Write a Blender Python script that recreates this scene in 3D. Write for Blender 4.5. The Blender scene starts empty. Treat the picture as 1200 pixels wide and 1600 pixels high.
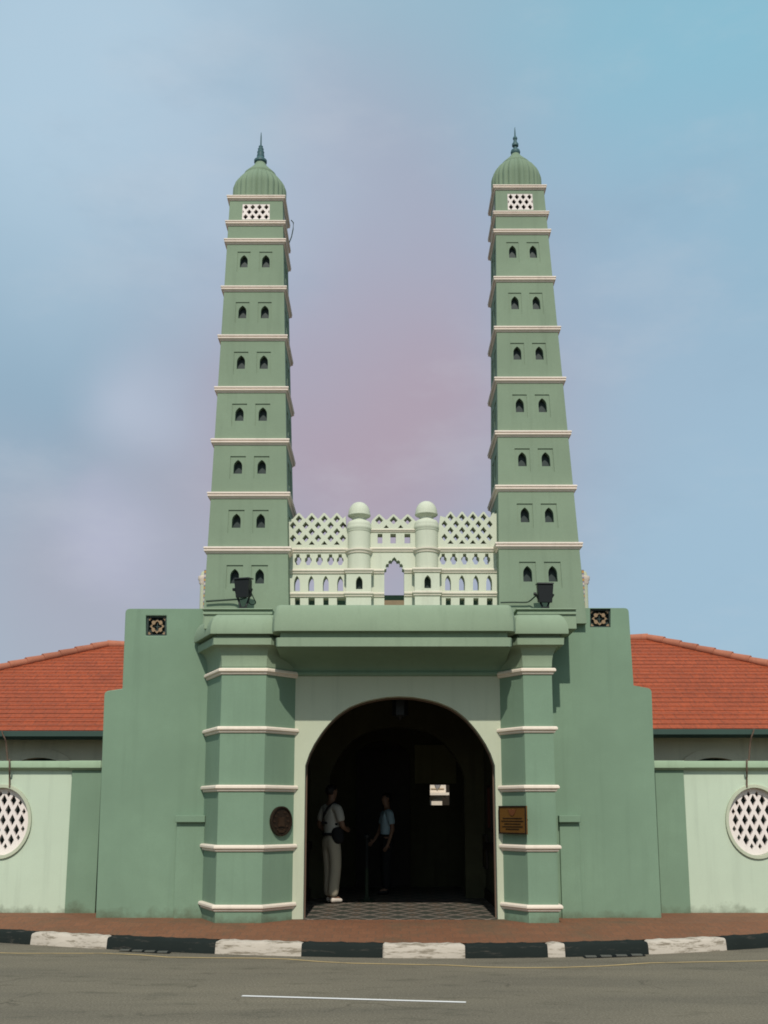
import bpy, bmesh, math, random
from math import radians as R, sin, cos, pi, tan
from mathutils import Vector, Matrix
random.seed(7)
S = bpy.context.scene
COL = S.collection

# ------------------------------------------------------------------ camera
F, PITCH, HORIZON = 1700.0, R(11.0), 1265.0          # focal length in photo pixels (photo 1200x1600)
CAM = Vector((0.0, -14.5, 1.62))
CY = HORIZON - F * tan(PITCH)                         # row of the optical axis
cam = bpy.data.cameras.new('camera'); camo = bpy.data.objects.new('camera', cam); COL.objects.link(camo)
camo.location = CAM; camo.rotation_euler = (R(90) + PITCH, 0, 0)
cam.sensor_fit = 'VERTICAL'; cam.sensor_height = 24; cam.lens = 24 * F / 1600
cam.shift_y = (CY - 800) / 1600
cam.clip_start = 0.1; cam.clip_end = 3000
S.camera = camo
S.render.filter_size = 1.5; S.cycles.filter_width = 1.8
S.render.resolution_x, S.render.resolution_y = 768, 1024

# ------------------------------------------------------------------ light and sky
SUN_EL, SUN_AZ = R(45), R(0.2)                        # sun stands behind the camera
S.view_settings.view_transform = 'Standard'; S.view_settings.look = 'None'
S.view_settings.exposure = 0.0; S.view_settings.gamma = 1
W = bpy.data.worlds.new('World'); S.world = W; W.use_nodes = True
def build_world():
    nt = W.node_tree; nt.nodes.clear(); N = nt.nodes.new; L = nt.links.new
    out = N('ShaderNodeOutputWorld'); bg = N('ShaderNodeBackground'); L(bg.outputs[0], out.inputs[0])
    sky = N('ShaderNodeTexSky'); sky.sky_type = 'NISHITA'; sky.sun_disc = False
    sky.sun_elevation = SUN_EL; sky.sun_rotation = pi + SUN_AZ
    sky.air_density = 1.3; sky.dust_density = 2.0; sky.ozone_density = 1.6
    tc = N('ShaderNodeTexCoord')
    sep = N('ShaderNodeSeparateXYZ'); L(tc.outputs['Generated'], sep.inputs[0])
    def noise(scale, detail, rough, sx=1, sy=1, sz=1, off=0):
        mp = N('ShaderNodeMapping'); mp.inputs['Scale'].default_value = (sx, sy, sz); mp.inputs['Location'].default_value = (off, off*.7, 0)
        n = N('ShaderNodeTexNoise'); n.inputs['Scale'].default_value = scale; n.inputs['Detail'].default_value = detail
        n.inputs['Roughness'].default_value = rough
        L(tc.outputs['Generated'], mp.inputs[0]); L(mp.outputs[0], n.inputs['Vector']); return n.outputs['Fac']
    def ramp(inp, a, b):
        m = N('ShaderNodeMapRange'); m.interpolation_type = 'SMOOTHSTEP'
        m.inputs['From Min'].default_value = a; m.inputs['From Max'].default_value = b
        L(inp, m.inputs['Value']); return m.outputs['Result']
    def math_(op, a, b):
        m = N('ShaderNodeMath'); m.operation = op; m.use_clamp = True
        for i, v in enumerate((a, b)):
            if isinstance(v, (int, float)): m.inputs[i].default_value = v
            else: L(v, m.inputs[i])
        return m.outputs[0]
    def mix(fac, a, b):
        m = N('ShaderNodeMix'); m.data_type = 'RGBA'
        if isinstance(fac, (int, float)): m.inputs[0].default_value = fac
        else: L(fac, m.inputs[0])
        for i, v in ((6, a), (7, b)):
            if isinstance(v, tuple): m.inputs[i].default_value = (*v, 1)
            else: L(v, m.inputs[i])
        return m.outputs[2]
    def blob(px, py, r0, r1):                          # a cloud bank round one direction
        d = ray(px, py)
        v = N('ShaderNodeVectorMath'); v.operation = 'DISTANCE'
        nz = N('ShaderNodeTexNoise'); nz.inputs['Scale'].default_value = 3.5; nz.inputs['Detail'].default_value = 4
        L(tc.outputs['Generated'], nz.inputs['Vector'])
        ad = N('ShaderNodeVectorMath'); ad.operation = 'MULTIPLY_ADD'
        L(nz.outputs['Color'], ad.inputs[0]); ad.inputs[1].default_value = (.16, .16, .16); ad.inputs[2].default_value = tuple(d - Vector((.08, .08, .08)))
        L(tc.outputs['Generated'], v.inputs[0]); L(ad.outputs[0], v.inputs[1])
        m = N('ShaderNodeMapRange'); m.interpolation_type = 'SMOOTHSTEP'
        m.inputs['From Min'].default_value = r0; m.inputs['From Max'].default_value = r1
        m.inputs['To Min'].default_value = 1; m.inputs['To Max'].default_value = 0
        L(v.outputs['Value'], m.inputs['Value']); return m.outputs['Result']
    k = 1 / 0.1
    c = lambda r, g, b: (r*k, g*k, b*k)
    fine = noise(2.2, 5, .55)
    veil = math_('ADD', math_('MULTIPLY', fine, .25), .62)
    col = mix(veil, sky.outputs[0], c(.36, .54, .66))                     # thin high veil of cloud
    def bank(px, py, r0, r1, amt, rgb_):
        nonlocal col
        col = mix(math_('MULTIPLY', blob(px, py, r0, r1), amt), col, c(*rgb_))
    bank(560, 40, .02, .34, .6, (.33, .53, .64))
    bank(600, 650, .02, .40, .97, (.43, .355, .43))
    bank(400, 330, .02, .25, .55, (.40, .43, .55))
    bank(760, 330, .02, .22, .40, (.37, .44, .57))
    bank(120, 930, .02, .26, .80, (.40, .405, .49))
    bank(1130, 860, .02, .32, .80, (.35, .52, .66))
    bank(90, 520, .01, .20, .75, (.26, .40, .52))
    bank(100, 110, .02, .30, .75, (.47, .63, .76))
    bank(1160, 60, .0, .30, .75, (.25, .53, .66))
    bank(1010, 420, .0, .22, .5, (.33, .48, .63))
    bank(250, 610, .0, .085, .65, (.50, .56, .68))
    bank(170, 830, .0, .08, .6, (.48, .50, .64))
    bank(395, 165, .0, .06, .30, (.30, .48, .60))
    wisps = ramp(noise(5.5, 6, .6, 1, 1, 2.2, 3.1), .50, .74)             # faint wisps with ragged edges
    col = mix(math_('MULTIPLY', wisps, .17), col, c(.58, .62, .68))
    gaps = ramp(noise(4.2, 6, .6, 1, 1, 2.0, 7.7), .52, .75)
    col = mix(math_('MULTIPLY', gaps, .20), col, c(.25, .36, .48))
    L(col, bg.inputs[0]); bg.inputs[1].default_value = 0.1
def ray(px, py):
    x, y, z = (px - 600) / F, -(py - CY) / F, 1.0
    return Vector((x, z * cos(PITCH) - y * sin(PITCH), z * sin(PITCH) + y * cos(PITCH))).normalized()
def at(px, py, Y):
    d = ray(px, py); t = (Y - CAM.y) / d.y
    return CAM + d * t
def ground(px, py, z=0.0):
    d = ray(px, py); t = (z - CAM.z) / d.z
    return CAM + d * t
def X(px, Y, py=1250): return at(px, py, Y).x
def Z(py, Y, px=615): return at(px, py, Y).z
build_world()
sl = bpy.data.lights.new('sun', 'SUN'); sl.energy = 3.3; sl.angle = R(0.6); sl.color = (1.0, .94, .84)
so = bpy.data.objects.new('sun', sl); COL.objects.link(so); so.location = (0, -20, 30)
so.rotation_euler = Vector((sin(SUN_AZ)*cos(SUN_EL), cos(SUN_AZ)*cos(SUN_EL), -sin(SUN_EL))).to_track_quat('-Z', 'Y').to_euler()

# ------------------------------------------------------------------ materials
def mat_base(name):
    m = bpy.data.materials.new(name); m.use_nodes = True; nt = m.node_tree
    return m, nt, nt.nodes['Principled BSDF']
def rgb(c): return (c[0], c[1], c[2], 1)
def plaster(name, c, var=.10, rough=.85, bump=.25, grime=.18, grain=60, streak=True, c2=None, metal=0, splash=False):
    """painted render: broad tone drift, thin vertical wash marks, fine tooth"""
    m, nt, p = mat_base(name); N = nt.nodes.new; L = nt.links.new
    geo = N('ShaderNodeNewGeometry')
    def noise(scale, detail, vec, rough_=.55):
        n = N('ShaderNodeTexNoise'); n.inputs['Scale'].default_value = scale; n.inputs['Detail'].default_value = detail
        n.inputs['Roughness'].default_value = rough_; L(vec, n.inputs['Vector']); return n.outputs['Fac']
    mp = N('ShaderNodeMapping'); mp.inputs['Scale'].default_value = (9, 9, .55); L(geo.outputs['Position'], mp.inputs[0])
    broad = noise(.9, 5, geo.outputs['Position']); fine = noise(grain, 4, geo.outputs['Position'], .7)
    def mixc(fac, a, b, blend='MIX'):
        x = N('ShaderNodeMix'); x.data_type = 'RGBA'; x.blend_type = blend
        if isinstance(fac, (int, float)): x.inputs[0].default_value = fac
        else: L(fac, x.inputs[0])
        for i, v in ((6, a), (7, b)):
            if isinstance(v, tuple): x.inputs[i].default_value = v
            else: L(v, x.inputs[i])
        return x.outputs[2]
    def mr(i, a, b, c_, d):
        x = N('ShaderNodeMapRange'); L(i, x.inputs[0])
        for k, v in zip((1, 2, 3, 4), (a, b, c_, d)): x.inputs[k].default_value = v
        return x.outputs[0]
    lo = tuple(v * (1 - var) for v in c); hi = tuple(min(1, v * (1 + var)) for v in (c2 or c))
    col = mixc(mr(broad, .3, .7, 0, 1), rgb(lo), rgb(hi))
    col = mixc(mr(fine, .3, .7, 0, .30), col, rgb(tuple(v * .72 for v in c)))
    if streak:
        st = noise(1.0, 4, mp.outputs[0])
        col = mixc(mr(st, .53, .78, 0, grime*1.25), col, rgb(tuple(v * .55 for v in c)))
    if streak:                                         # blotchy repainting at hand-span size
        mid = noise(5.5, 6, geo.outputs['Position'], .65)
        col = mixc(mr(mid, .35, .65, 0, .35), col, rgb(tuple(v * (1 - var*1.1) for v in c)))
    if splash:                                         # rain splash and mildew along the foot of the wall
        sep = N('ShaderNodeSeparateXYZ'); L(geo.outputs['Position'], sep.inputs[0])
        spn = noise(3.0, 6, geo.outputs['Position'], .7)
        ad = N('ShaderNodeMath'); ad.operation = 'MULTIPLY_ADD'; L(spn, ad.inputs[0]); ad.inputs[1].default_value = -.55; L(sep.outputs[2], ad.inputs[2])
        col = mixc(mr(ad.outputs[0], -.10, .06, .75, 0), col, rgb((.085, .095, .055)))
    L(col, p.inputs['Base Color']); p.inputs['Roughness'].default_value = rough; p.inputs['Metallic'].default_value = metal
    p.inputs['Specular IOR Level'].default_value = .25
    if bump:
        b = N('ShaderNodeBump'); b.inputs['Strength'].default_value = bump; b.inputs['Distance'].default_value = .01
        L(mixc(.35, broad_col(nt, fine), broad_col(nt, broad)), b.inputs['Height']); L(b.outputs[0], p.inputs['Normal'])
    return m
def broad_col(nt, s):
    n = nt.nodes.new('ShaderNodeCombineColor'); 
    for i in range(3): nt.links.new(s, n.inputs[i])
    return n.outputs[0]

M = {}
M['green'] = plaster('green_render', (.181, .270, .187), var=.11, grime=.20, splash=True)
M['tower_green'] = plaster('tower_render', (.212, .278, .194), grime=.24)
M['cornice_green'] = plaster('cornice_paint', (.248, .322, .222), grime=.24)
M['pale'] = plaster('pale_green_render', (.47, .50, .375), var=.06, grime=.2)
M['wall_pale'] = plaster('pale_wall_paint', (.50, .585, .455), var=.07, grime=.24, splash=True)
M['screen'] = plaster('screen_paint', (.575, .605, .485), var=.05, grime=.28)
M['coping'] = plaster('coping_paint', (.30, .40, .27), var=.08, grime=.3)
M['cream'] = plaster('cream_moulding', (.78, .67, .58), var=.08, grime=.3)
M['cream_pier'] = plaster('cream_pier_moulding', (.76, .66, .55), var=.08, grime=.25)
M['white'] = plaster('white_grille', (.78, .70, .66), var=.06, grime=.25)
M['dome_green'] = plaster('dome_paint', (.19, .255, .175), grime=.3)
M['finial'] = plaster('finial_metal', (.06, .12, .13), rough=.5, streak=False)
M['pane'] = plaster('dark_shutter', (.030, .045, .043), rough=.5, bump=.05, streak=False)
M['black'] = plaster('black_metal', (.012, .014, .015), rough=.45, bump=.05, streak=False)
M['cable'] = plaster('cable_rubber', (.03, .05, .035), rough=.6, bump=0, streak=False)
M['rust'] = plaster('brown_cable', (.13, .085, .06), rough=.7, bump=0, streak=False)
M['gutter'] = plaster('gutter_paint', (.025, .055, .042), rough=.5, bump=.05)
M['hall_wall'] = plaster('hall_wall_paint', (.60, .55, .42), var=.1, grime=.4)
M['dark_in'] = plaster('passage_wall_gloom', (.055, .052, .026), var=.35, grime=.6)  # dimness of the passage put into the wall colour
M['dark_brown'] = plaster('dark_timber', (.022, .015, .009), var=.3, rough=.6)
M['olive'] = plaster('lit_wall_tone', (.16, .15, .07), var=.25, grime=.4)
M['bronze'] = plaster('dark_bronze', (.026, .016, .010), var=.35, rough=.5, grain=40, streak=False, metal=.25)
M['brass'] = plaster('aged_brass', (.17, .080, .018), var=.3, rough=.5, grain=40, streak=False, metal=.25)
M['brass_hi'] = plaster('red_enamel', (.15, .055, .02), var=.3, rough=.55, streak=False)
M['wood'] = plaster('bare_timber', (.26, .19, .12), var=.2)
M['stone_white'] = plaster('white_stone', (.74, .66, .56), var=.05)
M['tile_glaze'] = plaster('glazed_tile', (.25, .17, .10), var=.4, rough=.4, grain=25, streak=False)
M['tile_dark'] = plaster('dark_tile', (.03, .045, .04), var=.3, rough=.5, streak=False)
M['hip'] = plaster('hip_mortar', (.40, .15, .09), var=.2, grime=.4)
M['skin'] = plaster('skin', (.20, .115, .075), var=.08, bump=0, rough=.55, streak=False)
M['hair'] = plaster('dark_hair', (.010, .008, .007), bump=.3, rough=.6, streak=False)
M['shirt'] = plaster('off_white_cotton', (.44, .42, .36), var=.1, bump=.15, grain=120, streak=False)
M['trouser'] = plaster('khaki_cotton', (.40, .35, .26), var=.12, bump=.15, grain=120, streak=False)
M['shoe'] = plaster('white_canvas', (.66, .58, .50), var=.1, bump=.1, streak=False)
M['blue_shirt'] = plaster('pale_blue_cotton', (.30, .42, .47), var=.1, bump=.15, streak=False)
M['dark_cloth'] = plaster('black_cloth', (.012, .012, .013), var=.2, streak=False)
M['eye'] = plaster('eye', (.12, .11, .10), bump=0, streak=False)

def asphalt():
    m, nt, p = mat_base('asphalt'); N = nt.nodes.new; L = nt.links.new
    geo = N('ShaderNodeNewGeometry')
    def noise(s, d, r=.6, sc=None):
        n = N('ShaderNodeTexNoise'); n.inputs['Scale'].default_value = s; n.inputs['Detail'].default_value = d; n.inputs['Roughness'].default_value = r
        if sc:
            mp = N('ShaderNodeMapping'); mp.inputs['Scale'].default_value = sc; L(geo.outputs['Position'], mp.inputs[0]); L(mp.outputs[0], n.inputs['Vector'])
        else: L(geo.outputs['Position'], n.inputs['Vector'])
        return n.outputs['Fac']
    def ramp(i, stops):
        r = N('ShaderNodeValToRGB'); L(i, r.inputs[0]); e = r.color_ramp.elements
        e[0].position, e[0].color = stops[0][0], rgb(stops[0][1]); e[1].position, e[1].color = stops[-1][0], rgb(stops[-1][1])
        for q, c in stops[1:-1]:
            x = e.new(q); x.color = rgb(c)
        return r.outputs[0]
    grit = ramp(noise(48, 5, .8), [(.30, (.090, .078, .060)), (.5, (.168, .146, .108)), (.72, (.30, .26, .195))])
    wear = ramp(noise(.9, 5, .6, (.35, 1.6, 1)), [(.3, (.80, .80, .80)), (.7, (1.12, 1.10, 1.06))])
    mx = N('ShaderNodeMix'); mx.data_type = 'RGBA'; mx.blend_type = 'MULTIPLY'; mx.inputs[0].default_value = 1
    L(grit, mx.inputs[6]); L(wear, mx.inputs[7])
    pat = ramp(noise(2.6, 6, .7, (.5, 1.5, 1)), [(.55, (1, 1, 1)), (.62, (.80, .81, .80)), (.72, (.70, .72, .70))])
    m2 = N('ShaderNodeMix'); m2.data_type = 'RGBA'; m2.blend_type = 'MULTIPLY'; m2.inputs[0].default_value = 1
    L(mx.outputs[2], m2.inputs[6]); L(pat, m2.inputs[7])
    vo = N('ShaderNodeTexVoronoi'); vo.feature = 'DISTANCE_TO_EDGE'; vo.inputs['Scale'].default_value = .55
    wn = N('ShaderNodeTexNoise'); wn.inputs['Scale'].default_value = 3; wn.inputs['Detail'].default_value = 6; L(geo.outputs['Position'], wn.inputs['Vector'])
    va = N('ShaderNodeVectorMath'); va.operation = 'MULTIPLY_ADD'; L(wn.outputs['Color'], va.inputs[0]); va.inputs[1].default_value = (.5, .5, 0); L(geo.outputs['Position'], va.inputs[2]); L(va.outputs[0], vo.inputs['Vector'])
    crack = ramp(vo.outputs['Distance'], [(.0, (.55, .55, .55)), (.012, (1, 1, 1))])
    m3 = N('ShaderNodeMix'); m3.data_type = 'RGBA'; m3.blend_type = 'MULTIPLY'
    L(ramp(noise(.7, 3), [(.5, (0, 0, 0)), (.62, (1, 1, 1))]), m3.inputs[0]); L(m2.outputs[2], m3.inputs[6]); L(crack, m3.inputs[7]); m2 = m3
    L(m2.outputs[2], p.inputs['Base Color']); p.inputs['Roughness'].default_value = .92; p.inputs['Specular IOR Level'].default_value = .2
    b = N('ShaderNodeBump'); b.inputs['Strength'].default_value = .5; b.inputs['Distance'].default_value = .008
    L(noise(110, 3, .7), b.inputs['Height']); L(b.outputs[0], p.inputs['Normal'])
    return m
M['asphalt'] = asphalt()

def worn_paint(name, c, under, amount, stain=None):
    """paint with chips showing the concrete, and dirt along one height band near the gutter"""
    m, nt, p = mat_base(name); N = nt.nodes.new; L = nt.links.new
    geo = N('ShaderNodeNewGeometry')
    n = N('ShaderNodeTexNoise'); n.inputs['Scale'].default_value = 9; n.inputs['Detail'].default_value = 8; n.inputs['Roughness'].default_value = .72
    mp = N('ShaderNodeMapping'); mp.inputs['Scale'].default_value = (.35, 1, 2.6); L(geo.outputs['Position'], mp.inputs[0]); L(mp.outputs[0], n.inputs['Vector'])
    r = N('ShaderNodeMapRange'); r.inputs[1].default_value = .60 - amount; r.inputs[2].default_value = .70 - amount; L(n.outputs['Fac'], r.inputs[0])
    n2 = N('ShaderNodeTexNoise'); n2.inputs['Scale'].default_value = 2.5; n2.inputs['Detail'].default_value = 4; L(geo.outputs['Position'], n2.inputs['Vector'])
    t = N('ShaderNodeMix'); t.data_type = 'RGBA'; L(n2.outputs['Fac'], t.inputs[0])
    t.inputs[6].default_value = rgb(tuple(v * .78 for v in c)); t.inputs[7].default_value = rgb(tuple(min(1, v * 1.12) for v in c))
    x = N('ShaderNodeMix'); x.data_type = 'RGBA'; L(r.outputs[0], x.inputs[0]); L(t.outputs[2], x.inputs[6]); x.inputs[7].default_value = rgb(under)
    L(x.outputs[2], p.inputs['Base Color']); p.inputs['Roughness'].default_value = .9; p.inputs['Specular IOR Level'].default_value = .12
    b = N('ShaderNodeBump'); b.inputs['Strength'].default_value = .4; b.inputs['Distance'].default_value = .01; L(n.outputs['Fac'], b.inputs['Height']); L(b.outputs[0], p.inputs['Normal'])
    return m
M['kerb_white'] = worn_paint('kerb_white_paint', (.49, .43, .36), (.22, .185, .14), .095)
M['kerb_black'] = worn_paint('kerb_black_paint', (.016, .021, .019), (.055, .05, .042), .04)
M['yellow_line'] = worn_paint('yellow_road_paint', (.48, .35, .17), (.15, .13, .10), .04)
M['white_line'] = worn_paint('white_road_paint', (.80, .77, .74), (.3, .28, .25), -.08)

def paving(name, c1, c2, mortar, w, h, msize=.012, stain=True):
    m, nt, p = mat_base(name); N = nt.nodes.new; L = nt.links.new
    geo = N('ShaderNodeNewGeometry')
    br = N('ShaderNodeTexBrick'); L(geo.outputs['Position'], br.inputs['Vector'])
    br.inputs['Color1'].default_value = rgb(c1); br.inputs['Color2'].default_value = rgb(c2); br.inputs['Mortar'].default_value = rgb(mortar)
    br.inputs['Scale'].default_value = 1; br.inputs['Brick Width'].default_value = w; br.inputs['Row Height'].default_value = h; br.inputs['Mortar Size'].default_value = msize
    n = N('ShaderNodeTexNoise'); n.inputs['Scale'].default_value = 1.1; n.inputs['Detail'].default_value = 6; n.inputs['Roughness'].default_value = .65; L(geo.outputs['Position'], n.inputs['Vector'])
    n2 = N('ShaderNodeTexNoise'); n2.inputs['Scale'].default_value = 45; n2.inputs['Detail'].default_value = 4; L(geo.outputs['Position'], n2.inputs['Vector'])
    r = N('ShaderNodeMapRange'); r.inputs[1].default_value = .52; r.inputs[2].default_value = .66; r.inputs[3].default_value = 0; r.inputs[4].default_value = .38; L(n.outputs['Fac'], r.inputs[0])
    x = N('ShaderNodeMix'); x.data_type = 'RGBA'; L(r.outputs[0], x.inputs[0]); L(br.outputs['Color'], x.inputs[6]); x.inputs[7].default_value = rgb((.065, .075, .042))
    r2 = N('ShaderNodeMapRange'); r2.inputs[1].default_value = .3; r2.inputs[2].default_value = .7; r2.inputs[3].default_value = .75; r2.inputs[4].default_value = 1.2; L(n2.outputs['Fac'], r2.inputs[0])
    y = N('ShaderNodeMix'); y.data_type = 'RGBA'; y.blend_type = 'MULTIPLY'; y.inputs[0].default_value = 1; L(x.outputs[2], y.inputs[6]); L(broad_col(nt, r2.outputs[0]), y.inputs[7])
    L(y.outputs[2], p.inputs['Base Color']); p.inputs['Roughness'].default_value = .85
    b = N('ShaderNodeBump'); b.inputs['Strength'].default_value = .3; b.inputs['Distance'].default_value = .01; L(n2.outputs['Fac'], b.inputs['Height']); L(b.outputs[0], p.inputs['Normal'])
    return m
M['terracotta'] = paving('terracotta_paving', (.205, .082, .036), (.175, .070, .030), (.145, .070, .036), .20, .20, .008)

def roof_mat():
    m, nt, p = mat_base('red_roof_tiles'); N = nt.nodes.new; L = nt.links.new
    geo = N('ShaderNodeNewGeometry')
    br = N('ShaderNodeTexBrick'); 
    mp = N('ShaderNodeMapping'); mp.inputs['Rotation'].default_value = (R(90), 0, 0); L(geo.outputs['Position'], mp.inputs[0]); L(mp.outputs[0], br.inputs['Vector'])
    br.inputs['Color1'].default_value = rgb((.33, .062, .016)); br.inputs['Color2'].default_value = rgb((.29, .055, .015)); br.inputs['Mortar'].default_value = rgb((.19, .045, .016))
    br.inputs['Scale'].default_value = 1; br.inputs['Brick Width'].default_value = .20; br.inputs['Row Height'].default_value = .11; br.inputs['Mortar Size'].default_value = .006
    n = N('ShaderNodeTexNoise'); n.inputs['Scale'].default_value = .8; n.inputs['Detail'].default_value = 6; n.inputs['Roughness'].default_value = .65; L(geo.outputs['Position'], n.inputs['Vector'])
    n2 = N('ShaderNodeTexNoise'); n2.inputs['Scale'].default_value = 22; n2.inputs['Detail'].default_value = 4; L(geo.outputs['Position'], n2.inputs['Vector'])
    def mr(i, a, b, c, d):
        r = N('ShaderNodeMapRange'); L(i, r.inputs[0])
        for k, v in zip((1, 2, 3, 4), (a, b, c, d)): r.inputs[k].default_value = v
        return r.outputs[0]
    y = N('ShaderNodeMix'); y.data_type = 'RGBA'; y.blend_type = 'MULTIPLY'; y.inputs[0].default_value = 1; L(br.outputs['Color'], y.inputs[6]); L(broad_col(nt, mr(n.outputs['Fac'], .3, .7, .88, 1.1)), y.inputs[7])
    z = N('ShaderNodeMix'); z.data_type = 'RGBA'; z.blend_type = 'MULTIPLY'; z.inputs[0].default_value = 1; L(y.outputs[2], z.inputs[6]); L(broad_col(nt, mr(n2.outputs['Fac'], .3, .7, .75, 1.25)), z.inputs[7])
    L(z.outputs[2], p.inputs['Base Color']); p.inputs['Roughness'].default_value = .8
    b = N('ShaderNodeBump'); b.inputs['Strength'].default_value = .3; b.inputs['Distance'].default_value = .01; L(n2.outputs['Fac'], b.inputs['Height']); L(b.outputs[0], p.inputs['Normal'])
    return m
M['roof'] = roof_mat()

def mosaic_mat():
    m, nt, p = mat_base('patterned_floor_tile'); N = nt.nodes.new; L = nt.links.new
    geo = N('ShaderNodeNewGeometry'); sep = N('ShaderNodeSeparateXYZ'); L(geo.outputs['Position'], sep.inputs[0])
    def mth(op, a, b=0):
        q = N('ShaderNodeMath'); q.operation = op
        for i, v in enumerate((a, b)):
            if isinstance(v, (int, float)): q.inputs[i].default_value = v
            else: L(v, q.inputs[i])
        return q.outputs[0]
    px = mth('PINGPONG', mth('MULTIPLY', sep.outputs[0], 1), .19); py = mth('PINGPONG', sep.outputs[1], .30)
    d = mth('ADD', mth('DIVIDE', px, .19), mth('DIVIDE', py, .30))         # diamond distance 0..2
    line = mth('LESS_THAN', mth('ABSOLUTE', mth('SUBTRACT', d, 1.0)), .20)
    dot = mth('LESS_THAN', d, .38)
    x = N('ShaderNodeMix'); x.data_type = 'RGBA'; L(line, x.inputs[0]); x.inputs[6].default_value = rgb((.055, .06, .045)); x.inputs[7].default_value = rgb((.21, .17, .14))
    y = N('ShaderNodeMix'); y.data_type = 'RGBA'; L(dot, y.inputs[0]); L(x.outputs[2], y.inputs[6]); y.inputs[7].default_value = rgb((.14, .10, .07))
    n2 = N('ShaderNodeTexNoise'); n2.inputs['Scale'].default_value = 30; n2.inputs['Detail'].default_value = 4; L(geo.outputs['Position'], n2.inputs['Vector'])
    r = N('ShaderNodeMapRange'); L(n2.outputs['Fac'], r.inputs[0]); r.inputs[1].default_value = .3; r.inputs[2].default_value = .7; r.inputs[3].default_value = .6; r.inputs[4].default_value = 1.1
    z = N('ShaderNodeMix'); z.data_type = 'RGBA'; z.blend_type = 'MULTIPLY'; z.inputs[0].default_value = 1; L(y.outputs[2], z.inputs[6]); L(broad_col(nt, r.outputs[0]), z.inputs[7])
    L(z.outputs[2], p.inputs['Base Color']); p.inputs['Roughness'].default_value = .6
    return m
M['mosaic'] = mosaic_mat()

def stripe_mat():
    m, nt, p = mat_base('striped_colonette'); N = nt.nodes.new; L = nt.links.new
    geo = N('ShaderNodeNewGeometry'); w = N('ShaderNodeTexWave'); w.bands_direction = 'Z'; w.inputs['Scale'].default_value = 2.6; w.inputs['Distortion'].default_value = .5
    L(geo.outputs['Position'], w.inputs['Vector'])
    r = N('ShaderNodeValToRGB'); L(w.outputs['Fac'], r.inputs[0]); r.color_ramp.elements[0].color = rgb((.5, .27, .06)); r.color_ramp.elements[1].color = rgb((.6, .5, .45))
    x = r.color_ramp.elements.new(.5); x.color = rgb((.09, .12, .25))
    L(r.outputs[0], p.inputs['Base Color']); p.inputs['Roughness'].default_value = .7
    return m
M['stripe'] = stripe_mat()

# ------------------------------------------------------------------ mesh helpers
def empty(name, loc, label, cat, group=None):
    o = bpy.data.objects.new(name, None); COL.objects.link(o); o.location = loc; o.empty_display_size = .2
    o['label'] = label; o['category'] = cat
    if group: o['group'] = group
    return o
def wloc(o):
    v = Vector((0, 0, 0))
    while o: v = v + Vector(o.location); o = o.parent
    return v
def obj(name, bm, mat, parent=None, origin=None, smooth=False, label=None, bevel=0):
    """link a bmesh in world coordinates as ONE mesh object"""
    bmesh.ops.recalc_face_normals(bm, faces=bm.faces)
    off = wloc(parent) if parent else Vector((0, 0, 0))
    loc = (Vector(origin) - off) if origin is not None else Vector((0, 0, 0))
    if parent is None and origin is not None: loc = Vector(origin)
    for v in bm.verts: v.co -= off + loc
    me = bpy.data.meshes.new(name); bm.to_mesh(me); bm.free()
    for mm in (mat if isinstance(mat, (list, tuple)) else [mat]): me.materials.append(mm)
    if smooth:
        for f in me.polygons: f.use_smooth = True
        me.set_sharp_from_angle(angle=R(38))
    o = bpy.data.objects.new(name, me); COL.objects.link(o); o.location = loc
    if parent: o.parent = parent
    if label: o['label'] = label
    if bevel:
        b = o.modifiers.new('bevel', 'BEVEL'); b.width = bevel; b.segments = 2; b.limit_method = 'ANGLE'; b.angle_limit = R(40)
    return o
def tag(o, label, cat, group=None, kind=None):
    if label: o['label'] = label
    if cat: o['category'] = cat
    if group: o['group'] = group
    if kind: o['kind'] = kind
    return o
def add_box(bm, x0, x1, y0, y1, z0, z1, mi=0):
    vs = [bm.verts.new(c) for c in ((x0,y0,z0),(x1,y0,z0),(x1,y1,z0),(x0,y1,z0),(x0,y0,z1),(x1,y0,z1),(x1,y1,z1),(x0,y1,z1))]
    for q in ((0,1,2,3),(4,5,6,7),(0,1,5,4),(1,2,6,5),(2,3,7,6),(3,0,4,7)):
        bm.faces.new([vs[i] for i in q]).material_index = mi
    return vs
def add_hexa(bm, c8):
    vs = [bm.verts.new(c) for c in c8]
    for q in ((0,1,2,3),(4,5,6,7),(0,1,5,4),(1,2,6,5),(2,3,7,6),(3,0,4,7)): bm.faces.new([vs[i] for i in q])
def add_prism(bm, poly, z0, z1):
    a = [bm.verts.new((x, y, z0)) for x, y in poly]; b = [bm.verts.new((x, y, z1)) for x, y in poly]
    n = len(poly)
    for i in range(n): bm.faces.new((a[i], a[(i+1) % n], b[(i+1) % n], b[i]))
    bm.faces.new(a); bm.faces.new(b)
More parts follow.
